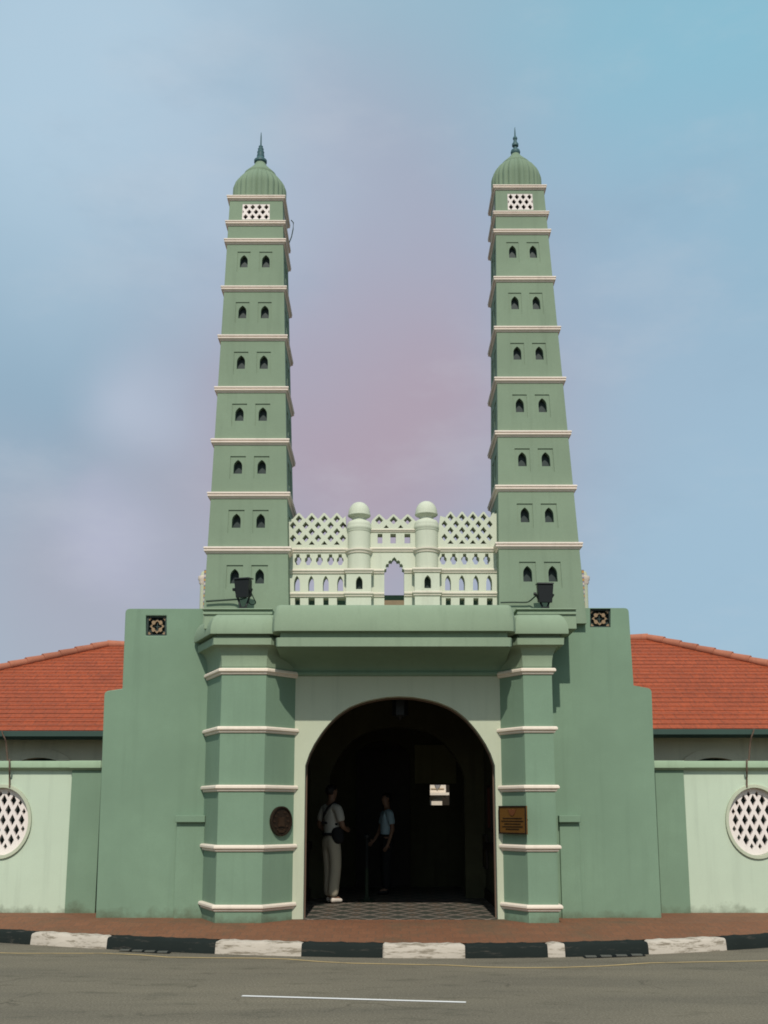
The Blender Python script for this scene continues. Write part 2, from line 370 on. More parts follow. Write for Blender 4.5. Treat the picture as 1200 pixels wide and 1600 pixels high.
def add_lathe(bm, prof, c, n=32, rib=0.0, nrib=0, phase=0.0):
    """prof: list of (radius, z); c: centre (x, y)"""
    rings = []
    for r, z in prof:
        if r < 1e-5: rings.append([bm.verts.new((c[0], c[1], z))]); continue
        ring = []
        for i in range(n):
            t = 2*pi*i/n + phase
            rr = r * (1 - rib * (1 - abs(cos(nrib * t / 2)))) if rib else r
            ring.append(bm.verts.new((c[0] + rr*cos(t), c[1] + rr*sin(t), z)))
        rings.append(ring)
    for a, b in zip(rings, rings[1:]):
        if len(a) == 1 and len(b) == 1: continue
        for i in range(n):
            j = (i+1) % n
            if len(a) == 1: bm.faces.new((a[0], b[i], b[j]))
            elif len(b) == 1: bm.faces.new((a[i], a[j], b[0]))
            else: bm.faces.new((a[i], a[j], b[j], b[i]))
    for r in (rings[0], rings[-1]):
        if len(r) > 1: bm.faces.new(r)
def add_tube(bm, pts, r, n=8):
    pts = [Vector(p) for p in pts]; rings = []
    for i, p in enumerate(pts):
        d = (pts[min(i+1, len(pts)-1)] - pts[max(i-1, 0)]).normalized()
        u = d.cross(Vector((0, 0, 1)))
        if u.length < 1e-3: u = d.cross(Vector((0, 1, 0)))
        u.normalize(); v = d.cross(u)
        rr = r[i] if isinstance(r, (list, tuple)) else r
        rings.append([bm.verts.new(p + u*rr*cos(2*pi*k/n) + v*rr*sin(2*pi*k/n)) for k in range(n)])
    for a, b in zip(rings, rings[1:]):
        for k in range(n): bm.faces.new((a[k], a[(k+1) % n], b[(k+1) % n], b[k]))
    bm.faces.new(rings[0]); bm.faces.new(rings[-1])
def sweep(bm, path, prof, closed=False):
    """closed profile [(outward offset, z)] carried along an (x, y) path with mitred corners; outward is to the right of the path"""
    n = len(path); P = [Vector((p[0], p[1])) for p in path]; rings = []
    for i in range(n):
        ns = []
        if closed or i > 0: d = (P[i] - P[i-1]).normalized(); ns.append(Vector((d.y, -d.x)))
        if closed or i < n-1: d = (P[(i+1) % n] - P[i]).normalized(); ns.append(Vector((d.y, -d.x)))
        m = ns[0] if len(ns) == 1 else (ns[0] + ns[1]) / max(.25, 1 + ns[0].dot(ns[1]))
        rings.append([bm.verts.new((P[i].x + m.x*o, P[i].y + m.y*o, z)) for o, z in prof])
    k = len(prof)
    for i in range(n if closed else n-1):
        a, b = rings[i], rings[(i+1) % n]
        for j in range(k): bm.faces.new((a[j], a[(j+1) % k], b[(j+1) % k], b[j]))
    if not closed: bm.faces.new(rings[0]); bm.faces.new(rings[-1])
def plate(bm, loops, t, fn):
    """flat plate from 2-D loops (first outer, others holes), thickness t; fn(u, v, w) maps it, w = 0 front .. t back"""
    cu = bpy.data.curves.new('outline', 'CURVE'); cu.dimensions = '2D'; cu.fill_mode = 'BOTH'; cu.extrude = t/2
    for lp in loops:
        s = cu.splines.new('POLY'); s.points.add(len(lp)-1); s.use_cyclic_u = True
        for q, (a, b) in zip(s.points, lp): q.co = (a, b, 0, 1)
    o = bpy.data.objects.new('outline', cu); COL.objects.link(o)
    dg = bpy.context.evaluated_depsgraph_get(); me = bpy.data.meshes.new_from_object(o.evaluated_get(dg))
    bpy.data.objects.remove(o); bpy.data.curves.remove(cu)
    b2 = bmesh.new(); b2.from_mesh(me); bpy.data.meshes.remove(me)
    bmesh.ops.remove_doubles(b2, verts=b2.verts, dist=1e-5)
    vm = {}
    for v in b2.verts: vm[v] = bm.verts.new(fn(v.co.x, v.co.y, v.co.z + t/2))
    for f in b2.faces:
        try: bm.faces.new([vm[v] for v in f.verts])
        except ValueError: pass
    b2.free()
def front(Y): return lambda u, v, w: (u, Y + w, v)
def rect(x0, x1, z0, z1): return [(x0, z0), (x1, z0), (x1, z1), (x0, z1)]
def pointed(xc, hw, z0, z1, spring=.55, n=6):
    zs = z0 + (z1 - z0) * spring; pts = [(xc-hw, z0), (xc+hw, z0)]
    for i in range(n+1):
        t = i / n; pts.append((xc + hw * (1 - t**2.2) , zs + (z1-zs) * t**.85 if t < 1 else z1))
    for i in range(n-1, -1, -1):
        t = i / n; pts.append((xc - hw * (1 - t**2.2), zs + (z1-zs) * t**.85))
    return pts
def diamond(xc, zc, hw, hh): return [(xc-hw, zc), (xc, zc-hh), (xc+hw, zc), (xc, zc+hh)]
def pxloop(pts, Y): return [(at(a, b, Y).x, at(a, b, Y).z) for a, b in pts]

# ------------------------------------------------------------------ ground, road, kerb, footpath
def kerb_y(px): return 1497.5 - (4.7e-5 if px < 720 else 7.2e-5) * (px - 720)**2
KERB = [ground(px, kerb_y(px)) for px in range(-120, 1321, 20)]
def extend(ps):
    a, b = ps[0] + (ps[0]-ps[1]).normalized()*60, ps[-1] + (ps[-1]-ps[-2]).normalized()*60
    return [a] + list(ps) + [b]
KX = extend(KERB)
bm = bmesh.new()
bm.faces.new([bm.verts.new(c) for c in ((-900,-900,-.02),(900,-900,-.02),(900,900,-.02),(-900,900,-.02))])
tag(obj('ground', bm, plaster('bare_ground', (.12, .10, .075), streak=False)), None, None, kind='structure')
bm = bmesh.new(); prev = None
for p in KX:
    a, b = bm.verts.new((p.x, p.y + .02, 0)), bm.verts.new((p.x, -45, 0))
    if prev: bm.faces.new((prev[0], a, b, prev[1]))
    prev = (a, b)
tag(obj('road', bm, M['asphalt']), None, None, kind='structure')
KH = .15
bounds = [46, 165, 335, 470, 598, 727, 857, 884, 1015, 1137, 1260]
def kcol(px):
    i = sum(px >= b for b in bounds); return 0 if i % 2 == 1 else 1
bm = bmesh.new()
pxs = sorted(set(list(range(-120, 1321, 10)) + [b for b in bounds] + [b + .7 for b in bounds]))
prev = None
def kerb_ring(px, ext=None):
    p = ground(px, kerb_y(px)); q = ground(px+1, kerb_y(px+1)); d = (q-p).normalized(); nrm = Vector((-d.y, d.x, 0))
    jit = .004 * sin(px*.37) + .003 * sin(px*.11)
    gap = .012 if any(b <= px <= b + .7 for b in bounds) else 0
    prof = [(gap, 0), (.012 + gap, KH - .035 - gap), (.035, KH - .008 + jit - gap), (.055, KH + jit - gap), (.135, KH + jit - gap), (.135, 0)]
    return [bm.verts.new(p + nrm*o + Vector((0, 0, z))) for o, z in prof]
for px in pxs:
    r = kerb_ring(px)
    if prev:
        for j in range(5):
            f = bm.faces.new((prev[1][j], prev[1][j+1], r[j+1], r[j])); f.material_index = kcol((prev[0] + px)/2)
    prev = (px, r)
tag(obj('kerb', bm, [M['kerb_white'], M['kerb_black']], smooth=True), None, None, kind='structure')
bm = bmesh.new(); prev = None
FZ = .232
for i, p in enumerate(KX):
    q = KX[min(i+1, len(KX)-1)] if i < len(KX)-1 else KX[i]; o = KX[max(i-1, 0)]
    d = (q - o).normalized(); nrm = Vector((-d.y, d.x, 0))
    s = p + nrm*.131
    ym = max(-.45, s.y + .6)
    row = [bm.verts.new((s.x, s.y, KH - .002)), bm.verts.new((s.x, ym, FZ)), bm.verts.new((s.x, 3.2 if abs(s.x) < 12 else s.y + 4.2, FZ))]
    if prev:
        for k in (0, 1): bm.faces.new((prev[k], row[k], row[k+1], prev[k+1]))
    prev = row
tag(obj('footpath', bm, M['terracotta']), None, None, kind='structure')
def strip(name, pts, w, mat, z=.004):
    bm = bmesh.new(); prev = None
    for i, p in enumerate(pts):
        d = (pts[min(i+1, len(pts)-1)] - pts[max(i-1, 0)]).normalized(); nrm = Vector((-d.y, d.x, 0))
        a, b = bm.verts.new((p.x + nrm.x*w/2, p.y + nrm.y*w/2, z)), bm.verts.new((p.x - nrm.x*w/2, p.y - nrm.y*w/2, z))
        if prev: bm.faces.new((prev[0], a, b, prev[1]))
        prev = (a, b)
    return tag(obj(name, bm, mat), None, None, kind='structure')
yl = [(-110, 1486), (-40, 1488), (30, 1490), (100, 1490), (165, 1490), (220, 1492.5), (262, 1496), (330, 1497), (400, 1497.5), (450, 1499), (500, 1503), (550, 1505.5), (620, 1507), (700, 1508.5), (760, 1511.5), (820, 1512.5), (880, 1512), (940, 1510), (1015, 1505), (1090, 1503.5), (1180, 1502), (1260, 1499), (1320, 1496)]
strip('road_line', extend([ground(a, b) for a, b in yl]), .052, M['yellow_line'])
strip('road_line', [ground(378, 1556.5), ground(500, 1560), ground(620, 1563.5), ground(728, 1566.5)], .058, M['white_line'])
# drain inlets at the foot of the kerb
def drain(px0, px1, label):
    mid = ground((px0+px1)/2, kerb_y((px0+px1)/2) + 2)
    root = empty('drain_inlet', mid, label, 'drain', 'drain inlets along the kerb')
    P = [ground(px0 + (px1-px0)*k/8, kerb_y(px0 + (px1-px0)*k/8)) for k in range(9)]
    bm = bmesh.new(); prev = None
    for p in P:
        a, b = bm.verts.new((p.x, p.y - .004, .006)), bm.verts.new((p.x, p.y - .15, .006))
        if prev: bm.faces.new((prev[0], a, b, prev[1]))
        prev = (a, b)
    obj('gully', bm, M['black'], root)
    for k in (1, 3, 5, 7):
        p = P[k]; bm = bmesh.new(); w = (P[1]-P[0]).length * .8
        add_box(bm, p.x - w, p.x + w*.7, p.y - .14, p.y - .06, .006, .022)
        obj('grate_bar', bm, plaster('drain_iron', (.10, .10, .085), streak=False), root, bevel=.004)
drain(190, 268, 'small grey drain inlet below the black kerb left of the gate')
drain(910, 1005, 'small grey drain inlet below the black kerb right of the gate')

# ------------------------------------------------------------------ gatehouse
YW, YP, YA = .25, -.42, 0.0            # wing wall, pier front, arch wall
axis = X(617, 0)
gate = empty('gatehouse', (axis, YA, 0), 'pale green gatehouse with stepped walls, heavy cornice and wide dark archway', 'gatehouse')
ZTOP_WING = Z(950, YW, 250)
def vent_grille(px0, px1, py0, py1, parent, Y):
    a, b = at(px0, py1, Y), at(px1, py0, Y); bm = bmesh.new()
    x0, x1, z0, z1 = a.x, b.x, a.z, b.z; w, h = x1-x0, z1-z0; xc, zc = (x0+x1)/2, (z0+z1)/2
    t = .012
    ring = [diamond(xc, zc, w*.36, h*.36), diamond(xc, zc, w*.27, h*.27)]
    plate(bm, ring, .03, front(Y+.06))
    for sx, sz in ((-1,-1),(1,-1),(1,1),(-1,1)):
        c = (xc + sx*w*.18, zc + sz*h*.18)
        plate(bm, [[(c[0] + w*.085*cos(k*pi/4+.3)*(1.25 if k % 2 else 1), c[1] + h*.11*sin(k*pi/4+.3)) for k in range(8)]], .03, front(Y+.05))
        plate(bm, [diamond(xc + sx*w*.39, zc + sz*h*.38, w*.10, h*.10)], .03, front(Y+.05))
    g = obj('vent_grille', bm, M['tile_glaze'], parent)
    bm = bmesh.new(); add_box(bm, x0-.01, x1+.01, Y+.12, Y+.14, z0-.01, z1+.01)
    for u in range(1, 4): add_box(bm, x0 + w*u/4 - .006, x0 + w*u/4 + .006, Y+.085, Y+.11, z0, z1)
    for u in range(1, 4): add_box(bm, x0, x1, Y+.09, Y+.105, z0 + h*u/4 - .006, z0 + h*u/4 + .006)
    obj('backing_tile', bm, M['tile_dark'], parent)
    bm = bmesh.new()
    # thin frame inside the opening
    plate(bm, [rect(x0, x1, z0, z1), rect(x0+.02, x1-.02, z0+.02, z1-.02)], .05, front(Y+.035))
    obj('vent_frame', bm, M['tile_dark'], parent)
def rounded(pts, idx, r, n=5):
    out = []
    for i, p in enumerate(pts):
        if i in idx:
            p = Vector(p); a = (Vector(pts[i-1]) - p).normalized(); b = (Vector(pts[(i+1) % len(pts)]) - p).normalized()
            for k in range(n+1):
                t = k/n; q = p + a*r*(1-t)**2 + b*r*t**2; out.append((q.x, q.y))
        else: out.append(tuple(p))
    return out
zb = .10
def wing(pix, vent, parent, ridx):
    lp = pxloop(pix, YW); lp[0] = (lp[0][0], zb); lp[-1] = (lp[-1][0], zb)
    lp = rounded(lp, ridx, .06)
    bm = bmesh.new(); v = pxloop([(vent[0], vent[3]), (vent[1], vent[3]), (vent[1], vent[2]), (vent[0], vent[2])], YW)
    plate(bm, [lp, v], .5, front(YW))
    o = obj('wing_wall', bm, M['green'], parent, bevel=.012)
    vent_grille(*vent, o, YW)
    return o
wing([(149, 1445), (158, 1215), (163, 1080), (191, 1076), (196, 951), (330, 951), (330, 1445)], (228, 260, 962, 993), gate, (2, 4))
wing([(860, 1445), (860, 950), (982, 950), (990, 1071), (1018, 1076), (1023, 1215), (1034, 1445)], (922, 954, 949.5+1.5, 980), gate, (2, 4))
# low buttresses against the wing walls
def buttress(px0, px1, parent):
    x0, x1 = X(px0, YW-.05, 1350), X(px1, YW-.05, 1350); zt, zc = Z(1285, YW-.05, px0), Z(1274, YW-.05, px0)
    bm = bmesh.new(); add_box(bm, x0, x1, YW-.06, YW+.05, zb, zt); o = obj('buttress', bm, M['green'], parent, bevel=.006)
    bm = bmesh.new()
    add_box(bm, x0-.012, x1+.012, YW-.12, YW+.05, zt+.001, zc)
    obj('buttress_cap', bm, M['coping'] if False else M['green'], o, bevel=.008)
buttress(274, 318, gate); buttress(876, 907, gate)
# piers
def pier(pl, side):
    zt = Z(964, -.4)
    bm = bmesh.new(); add_prism(bm, pl + [(pl[-1][0], YW+.3), (pl[0][0], YW+.3)], zb, zt)
    o = obj('pier', bm, M['green'], gate)
    for py in (1049, 1140, 1231.5, 1325.5, 1419):
        z = Z(py, YP); bm = bmesh.new(); h = .042
        prof = [(-.02, z-h), (.012, z-h), (.022, z-h*.75), (.022, z-h*.35), (.038, z-h*.25), (.05, z+.0), (.05, z+h*.55), (.036, z+h*.95), (.015, z+h), (-.02, z+h)]
        sweep(bm, pl, prof)
        obj('moulding', bm, M['cream_pier'], o, smooth=True)
    return o
def pp(px, Y): return (X(px, Y, 1250), Y)
PL = [(X(315, .1), YW+.02), (X(341, YP), YP), (X(412, YP), YP), (X(461, YA), YA + .02)]
PR = [(X(783, YA), YA + .02), (X(822, YP), YP), (X(868, YP), YP), (X(868, YP), YW+.02)]
pierL, pierR = pier(PL, -1), pier(PR, 1)
# plaques on the inner faces of the piers
def pier_frame(p0, p1):
    a, b = Vector((p0[0], p0[1], 0)), Vector((p1[0], p1[1], 0)); d = (b-a).normalized(); n = Vector((d.y, -d.x, 0)); return a, b, d, n
a, b, d, n = pier_frame(PL[2], PL[3])
c = a + (b-a)*.52; c.z = Z(1283, -.2, 437)
rp = empty('round_plaque', c + n*.005, 'round dark bronze plaque with raised emblem on left gate pier', 'plaque')
def disc_fn(c, d, n): return lambda u, v, w: c + d*u + Vector((0, 0, v)) + n*w
fn = disc_fn(c, d, n); bm = bmesh.new(); rr = .188
def circ(r, k=40): return [(r*cos(2*pi*i/k), r*sin(2*pi*i/k)) for i in range(k)]
plate(bm, [circ(rr)], .022, lambda u, v, w: fn(u, v, w)); obj('disc', bm, M['bronze'], rp)
bm = bmesh.new(); plate(bm, [circ(rr), circ(rr*.90)], .018, lambda u, v, w: fn(u, v, w+.0225)); obj('rim', bm, M['bronze'], rp)
bm = bmesh.new()
plate(bm, [[(.075*cos(k*pi/4)*(1 if k % 2 else .6), .085*sin(k*pi/4)*(1 if k % 2 else .65) - .01) for k in range(8)]], .014, lambda u, v, w: fn(u, v, w+.0225))
for s in (-1, 1):
    for k in range(5):
        t = pi*(.15 + .17*k)
        plate(bm, [[(s*(.125*sin(t) + .018*cos(q*pi/3)), -.125*cos(t) + .013*sin(q*pi/3)) for q in range(6)]], .010, lambda u, v, w: fn(u, v, w+.0225))
plate(bm, [rect(-.05, .05, -.145, -.115)], .012, lambda u, v, w: fn(u, v, w+.0226))
obj('emblem', bm, plaster('worn_bronze', (.042, .024, .014), var=.3, rough=.5, streak=False, metal=.25), rp)
a, b, d, n = pier_frame(PR[0], PR[1])
d2 = d; c = a + (b-a)*.62; c.z = Z(1281, -.2, 806)
sp = empty('square_plaque', c + n*.005, 'square brown brass plaque with raised lines of text on right gate pier', 'plaque')
half = (b-a).length*.5 + .02; hh = (Z(1259, -.2) - Z(1303, -.2))/2
c = c + n*.05; fn2 = disc_fn(c, d, n)
bm = bmesh.new(); plate(bm, [rect(-half, half, -hh, hh)], .02, lambda u, v, w: fn2(u, v, w)); obj('plate', bm, M['brass'], sp, bevel=.004)
bm = bmesh.new(); plate(bm, [rect(-half, half, -hh, hh), rect(-half+.018, half-.018, -hh+.018, hh-.018)], .008, lambda u, v, w: fn2(u, v, w+.0205)); obj('border', bm, M['bronze'], sp)
for i, (w_, z_) in enumerate(((.7, .02), (.82, -.015), (.6, -.05), (.75, -.085), (.5, -.115))):
    x = -half*w_; pts_t, pts_b = [], []
    while x < half*w_:                                    # worn raised lettering, one ragged bar per line
        h_ = random.choice((.003, .006, .0065, .0055)); pts_t.append((x, z_+h_)); pts_b.append((x, z_-.0055)); x += .009
    bm = bmesh.new(); plate(bm, [pts_b + pts_t[::-1]], .005, lambda u, v, w: fn2(u, v, w+.0205))
    obj('text_line', bm, M['bronze'], sp)
bm = bmesh.new(); plate(bm, [[(-.085, hh-.035), (-.03, hh-.055), (0, hh-.04), (.03, hh-.055), (.085, hh-.035), (.05, hh-.10), (.015, hh-.125), (-.015, hh-.125), (-.05, hh-.10)]], .008, lambda u, v, w: fn2(u, v, w+.0205))
obj('emblem', bm, M['brass_hi'], sp)
for u in (-half*.7, half*.7):
    bm = bmesh.new(); p = c + d*u - n*.03; add_tube(bm, [p - n*.08, p + n*.028], .012)
    obj('fixing', bm, M['bronze'], sp)

# arch wall with the gate opening
def arch_loop(Y, cx, hw, zs, zt, n=44, z0=0.0):
    pts = [(cx-hw, z0)]
    for i in range(n+1):
        t = pi - pi*i/n
        tab = ((0, 1), (.15, .99), (.33, .945), (.45, .895), (.56, .827), (.64, .752), (.71, .668), (.78, .565), (.845, .445), (.91, .305), (.96, .165), (1, 0))
        x = cos(t); u_ = abs(x); k_ = max(j for j in range(11) if tab[j][0] <= u_ + 1e-9)
        (a0, b0), (a1, b1) = tab[k_], tab[k_+1]; z = b0 + (b1-b0)*(u_-a0)/(a1-a0)
        pts.append((cx + hw*x, zs + (zt-zs)*z))
    pts.append((cx+hw, z0)); return pts
ax0, ax1 = X(475, YA, 1330), X(776, YA, 1330); acx, ahw = (ax0+ax1)/2, (ax1-ax0)/2
zspr, ztop = Z(1196, YA), Z(1088, YA)
zcove = Z(1052, YA)
bm = bmesh.new()
ox0, ox1 = PL[3][0] - .06, PR[0][0] + .06
loop = [(ox0, zb)] + arch_loop(YA, acx, ahw, zspr, ztop, z0=zb) + [(ox1, zb), (ox1, zcove+.5), (ox0, zcove+.5)]
plate(bm, [loop], .22, front(YA))
obj('arch_wall', bm, M['pale'], gate)
# thin brown rim round the opening, carrying the soffit's bounce light as colour
bm = bmesh.new(); inner = arch_loop(YA, acx, ahw-.018, zspr, ztop-.02, z0=zb); outer = arch_loop(YA, acx, ahw+.002, zspr, ztop+.002, z0=zb)
plate(bm, [outer + inner[::-1]], .06, front(YA+.16))
obj('soffit_rim', bm, plaster('soffit_bounce', (.13, .085, .06)), gate)
# passage behind the arch
PY1 = 6.0; pw0, pw1 = ax0 - .16, ax1 + .16; zceil = Z(1080, .3) + .25
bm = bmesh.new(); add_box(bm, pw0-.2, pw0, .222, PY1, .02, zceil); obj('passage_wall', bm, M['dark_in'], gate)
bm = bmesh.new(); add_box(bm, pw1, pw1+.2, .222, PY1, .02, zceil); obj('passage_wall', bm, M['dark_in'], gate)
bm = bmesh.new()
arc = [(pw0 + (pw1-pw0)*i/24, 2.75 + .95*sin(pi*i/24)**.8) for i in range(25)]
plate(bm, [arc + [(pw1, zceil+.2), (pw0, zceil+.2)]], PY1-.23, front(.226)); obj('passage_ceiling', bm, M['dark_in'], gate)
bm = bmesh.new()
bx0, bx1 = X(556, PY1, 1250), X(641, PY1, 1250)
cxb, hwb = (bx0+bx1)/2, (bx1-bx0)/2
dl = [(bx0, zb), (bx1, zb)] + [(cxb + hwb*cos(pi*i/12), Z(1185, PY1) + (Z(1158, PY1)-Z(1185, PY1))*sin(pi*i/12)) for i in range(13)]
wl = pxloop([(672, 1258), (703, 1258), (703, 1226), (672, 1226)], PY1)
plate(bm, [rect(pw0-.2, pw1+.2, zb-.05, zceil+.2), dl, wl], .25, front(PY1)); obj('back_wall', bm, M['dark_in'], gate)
bm = bmesh.new(); add_box(bm, bx0-.1, bx1+.1, PY1+.255, PY1+.30, zb, Z(1150, PY1)); add_box(bm, bx0+.002, cxb-.006, PY1+.1, PY1+.15, zb, Z(1172, PY1)); add_box(bm, cxb+.006, bx1-.002, PY1+.1, PY1+.15, zb, Z(1172, PY1))
for k in range(3):
    for s in (-1, 1):
        xm = cxb + s*hwb*.5; add_box(bm, xm-hwb*.36, xm+hwb*.36, PY1+.085, PY1+.11, .5+.75*k, 1.1+.75*k)
obj('door', bm, M['dark_brown'], gate)
bm = bmesh.new(); a_, b_ = at(648, 1226, PY1), at(712, 1164, PY1)
plate(bm, [rect(a_.x, b_.x, a_.z+.02, b_.z)], .04, front(PY1-.04)); obj('wall_section', bm, M['olive'], gate)  # courtyard light on the back wall, put in as a paler patch
bm = bmesh.new(); add_box(bm, pw0+.005, pw1-.005, .0, PY1-.005, .02, FZ+.006); tag(obj('passage_floor', bm, M['mosaic']), None, None, kind='structure')
# transverse arch half way along the passage
bm = bmesh.new(); tY = 3.4
il = arch_loop(tY, (pw0+pw1)/2, (pw1-pw0)/2 - .32, 2.15, 2.95, z0=zb)
plate(bm, [[(pw0+.001, zb)] + il + [(pw1-.001, zb), (pw1-.001, 3.75), (pw0+.001, 3.75)]], .3, front(tY)); obj('transverse_arch', bm, M['dark_in'], gate)
# timber rails along the passage
for xx, s in ((pw0, 1), (pw1, -1)):
    bm = bmesh.new(); add_box(bm, xx + s*.001, xx + s*.05, .6, 3.3, 1.0, 1.12); add_box(bm, xx + s*.001, xx + s*.035, .6, 3.3, FZ+.01, .40)
    obj('timber_rail', bm, M['dark_brown'], gate, bevel=.006)
# notice boards on the right passage wall
for k, (y0, w_, z0, z1, col, lab) in enumerate(((2.0, .55, 1.35, 1.95, (.10, .030, .018), 'dark red notice board high on right wall inside archway'), (2.9, .5, .75, 1.2, (.06, .045, .015), 'small dim framed board low on right wall inside archway'))):
    t = empty('notice_board', (pw1-.03, y0, z0), lab, 'notice board')
    bm = bmesh.new(); add_box(bm, pw1-.032, pw1-.006, y0, y0+w_, z0, z1); obj('board', bm, plaster('board_paint', col, streak=False), t)
    bm = bmesh.new(); plate(bm, [rect(y0-.03, y0+w_+.03, z0-.03, z1+.03), rect(y0, y0+w_, z0, z1)], .036, lambda u, v, w: (pw1-.042+w, u, v)); obj('board_frame', bm, M['dark_brown'], t)
# second set: dim stand beside the doorway
t = empty('post_stand', ground(573, 1409, FZ), 'thin dim post stand on passage floor between the two men', 'stand')
p = t.location; bm = bmesh.new(); add_lathe(bm, [(.13, FZ+.006), (.13, FZ+.02), (.05, FZ+.05), (.028, FZ+.08), (.026, FZ+.5), (.0, FZ+.5)], (p.x, p.y), 20); obj('base', bm, plaster('dim_metal', (.022, .032, .02), streak=False), t, smooth=True)
bm = bmesh.new(); add_tube(bm, [(p.x, p.y, FZ+.49), (p.x, p.y, FZ+.95)], .02); obj('post', bm, M['black'], t, smooth=True)
bm = bmesh.new(); add_lathe(bm, [(.0, FZ+.94), (.045, FZ+.96), (.05, FZ+1.0), (.0, FZ+1.04)], (p.x, p.y), 16); obj('cap', bm, M['black'], t, smooth=True)
# hanging lantern at the crown of the arch
lc = at(625, 1105, .75)
t = empty('hanging_lantern', lc, 'black box lantern hanging under the crown of the archway', 'lantern')
zt, zl = Z(1080, .75), Z(1118, .75); hw = (X(638, .75, 1100) - X(613, .75, 1100))/2
bm = bmesh.new(); add_prism(bm, [(lc.x+hw*cos(k*pi/3), lc.y+hw*sin(k*pi/3)) for k in range(6)], zl, zt-.06); obj('body', bm, M['black'], t)
bm = bmesh.new(); add_lathe(bm, [(0, zl-.07), (.02, zl-.05), (hw*.5, zl-.015), (hw*.9, zl-.001)], (lc.x, lc.y), 6); obj('base_cup', bm, M['black'], t)
bm = bmesh.new(); add_lathe(bm, [(hw*1.15, zt-.058), (hw*1.1, zt-.04), (hw*.3, zt+.03), (0, zt+.05)], (lc.x, lc.y), 6); obj('hood', bm, M['black'], t)
bm = bmesh.new(); add_tube(bm, [(lc.x, lc.y, zt+.04), (lc.x, lc.y, 3.68)], .012); obj('chain', bm, M['black'], t)

# cornices
def arc_pts(c, rx, rz, t0, t1, n): return [(c[0] + rx*cos(t0+(t1-t0)*i/n), c[1] + rz*sin(t0+(t1-t0)*i/n)) for i in range(n+1)]
def pier_cornice(pl, px):
    Yl = YP - .15
    z_r, z_f0, z_f1, z_s0, z_top = Z(1041, YP), Z(1007, Yl), Z(996, Yl), Z(990, Yl-.05), Z(961, Yl+.1)
    prof = [(-.05, z_r-.005), (.004, z_r-.005)]
    for i in range(9):                                       # hollow cove
        t = i/8; prof.append((.004 + .115*(1-cos(t*pi/2)), z_r + (z_f0-z_r)*sin(t*pi/2)**.9))
    prof += [(.145, z_f0), (.150, z_f1), (.10, z_f1+.006), (.10, z_s0+.002), (.20, z_s0), (.203, z_s0+.02)]
    h = z_top - z_s0 - .02
    for i in range(1, 8):
        t = i/7; prof.append((.203 - .13*(1-cos(t*pi/2)), z_s0 + .02 + h*sin(t*pi/2)))
    prof += [(-.05, z_top)]
    bm = bmesh.new(); sweep(bm, pl, prof); return bm
obj('pier_cornice', pier_cornice(PL, 377), M['cornice_green'], gate, smooth=True)
obj('pier_cornice', pier_cornice(PR, 850), M['cornice_green'], gate, smooth=True)
# plinth steps under the minarets
for pl0, pl1 in ((316, 426), (806, 900)):
    bm = bmesh.new(); x0, x1 = X(pl0, -.4, 950), X(pl1, -.4, 950)
    z0, z1, z2, z3 = Z(965, -.4), Z(960.5, -.4), Z(956.5, -.4), Z(951, -.4)
    add_box(bm, x0+.03, x1, -.40, .9, z0-.15, z1); add_box(bm, x0+.012, x1, -.425, .9, z1+.001, z2)
    add_box(bm, x0+.03, x1, -.40, .9, z2+.001, z3-.018); add_box(bm, x0, x1, -.435, .9, z3-.017, z3)
    obj('plinth', bm, M['cornice_green'], gate, bevel=.006)
YC = -.92
xl, xr = X(424, YC, 990), X(807, YC, 990)
path = [(xl, .2), (xl, YC+.10), (xl+.035, YC+.03), (xl+.10, YC), (xr-.10, YC), (xr-.035, YC+.03), (xr, YC+.10), (xr, .2)]
zf0, zf1, zs0, zst = Z(1009, YC), Z(995, YC), Z(985.5, YC), Z(946, YC+.1)
prof = [(-.35, zf0-.0), (-.05, zf0), (-.045, zf1), (-.10, zf1+.005), (-.10, zs0-.003), (.0, zs0), (.003, zs0+.03)]
for i in range(1, 9):
    t = i/8; prof.append((.003 - .075*(1-cos(t*pi/2)), zs0+.03 + (zst-zs0-.03)*sin(t*pi/2)**.95))
prof += [(-.35, zst)]
bm = bmesh.new(); sweep(bm, path, prof)
obj('centre_cornice', bm, M['cornice_green'], gate, smooth=True)
bm = bmesh.new(); add_box(bm, xl+.2, xr-.2, YC+.30, .3, zf0+.02, zst-.01); obj('cornice_core', bm, M['cornice_green'], gate)
# hollow cove from the lip back to the arch wall
bm = bmesh.new(); zw = Z(1050, YA)
cp = [(YC+.07, zf0+.004)]
for i in range(11):
    t = i/10; cp.append((YC+.09 + (-.02 - YC - .09)*sin(t*pi/2)**1.0, zf0 + (zw - zf0)*(1-cos(t*pi/2))))
cp += [(.1, zw), (.1, zf0+.004)]
A = [bm.verts.new((xl+.05, y, z)) for y, z in cp]; B = [bm.verts.new((xr-.05, y, z)) for y, z in cp]
for i in range(len(cp)): bm.faces.new((A[i], A[(i+1) % len(cp)], B[(i+1) % len(cp)], B[i]))
bm.faces.new(A); bm.faces.new(B)
obj('cove', bm, M['green'], gate, smooth=True)
bm = bmesh.new(); add_tube(bm, [(PL[3][0]-.02, -.005, zw-.02), (PR[0][0]+.02, -.005, zw-.02)], .038, 12); obj('moulding', bm, M['green'], gate, smooth=True)
# flat roof over the gate, under the screen and towers
bm = bmesh.new(); add_box(bm, X(322, .4, 950), X(908, .4, 950), .3, 1.6, zst-.35, zst-.03); obj('flat_roof', bm, M['cornice_green'], gate)

bm = bmesh.new(); add_box(bm, X(440, 1.3, 940), X(790, 1.3, 940), 1.25, 1.4, zst-.5, Z(931, 1.3)); obj('rear_parapet', bm, M['green'], gate)

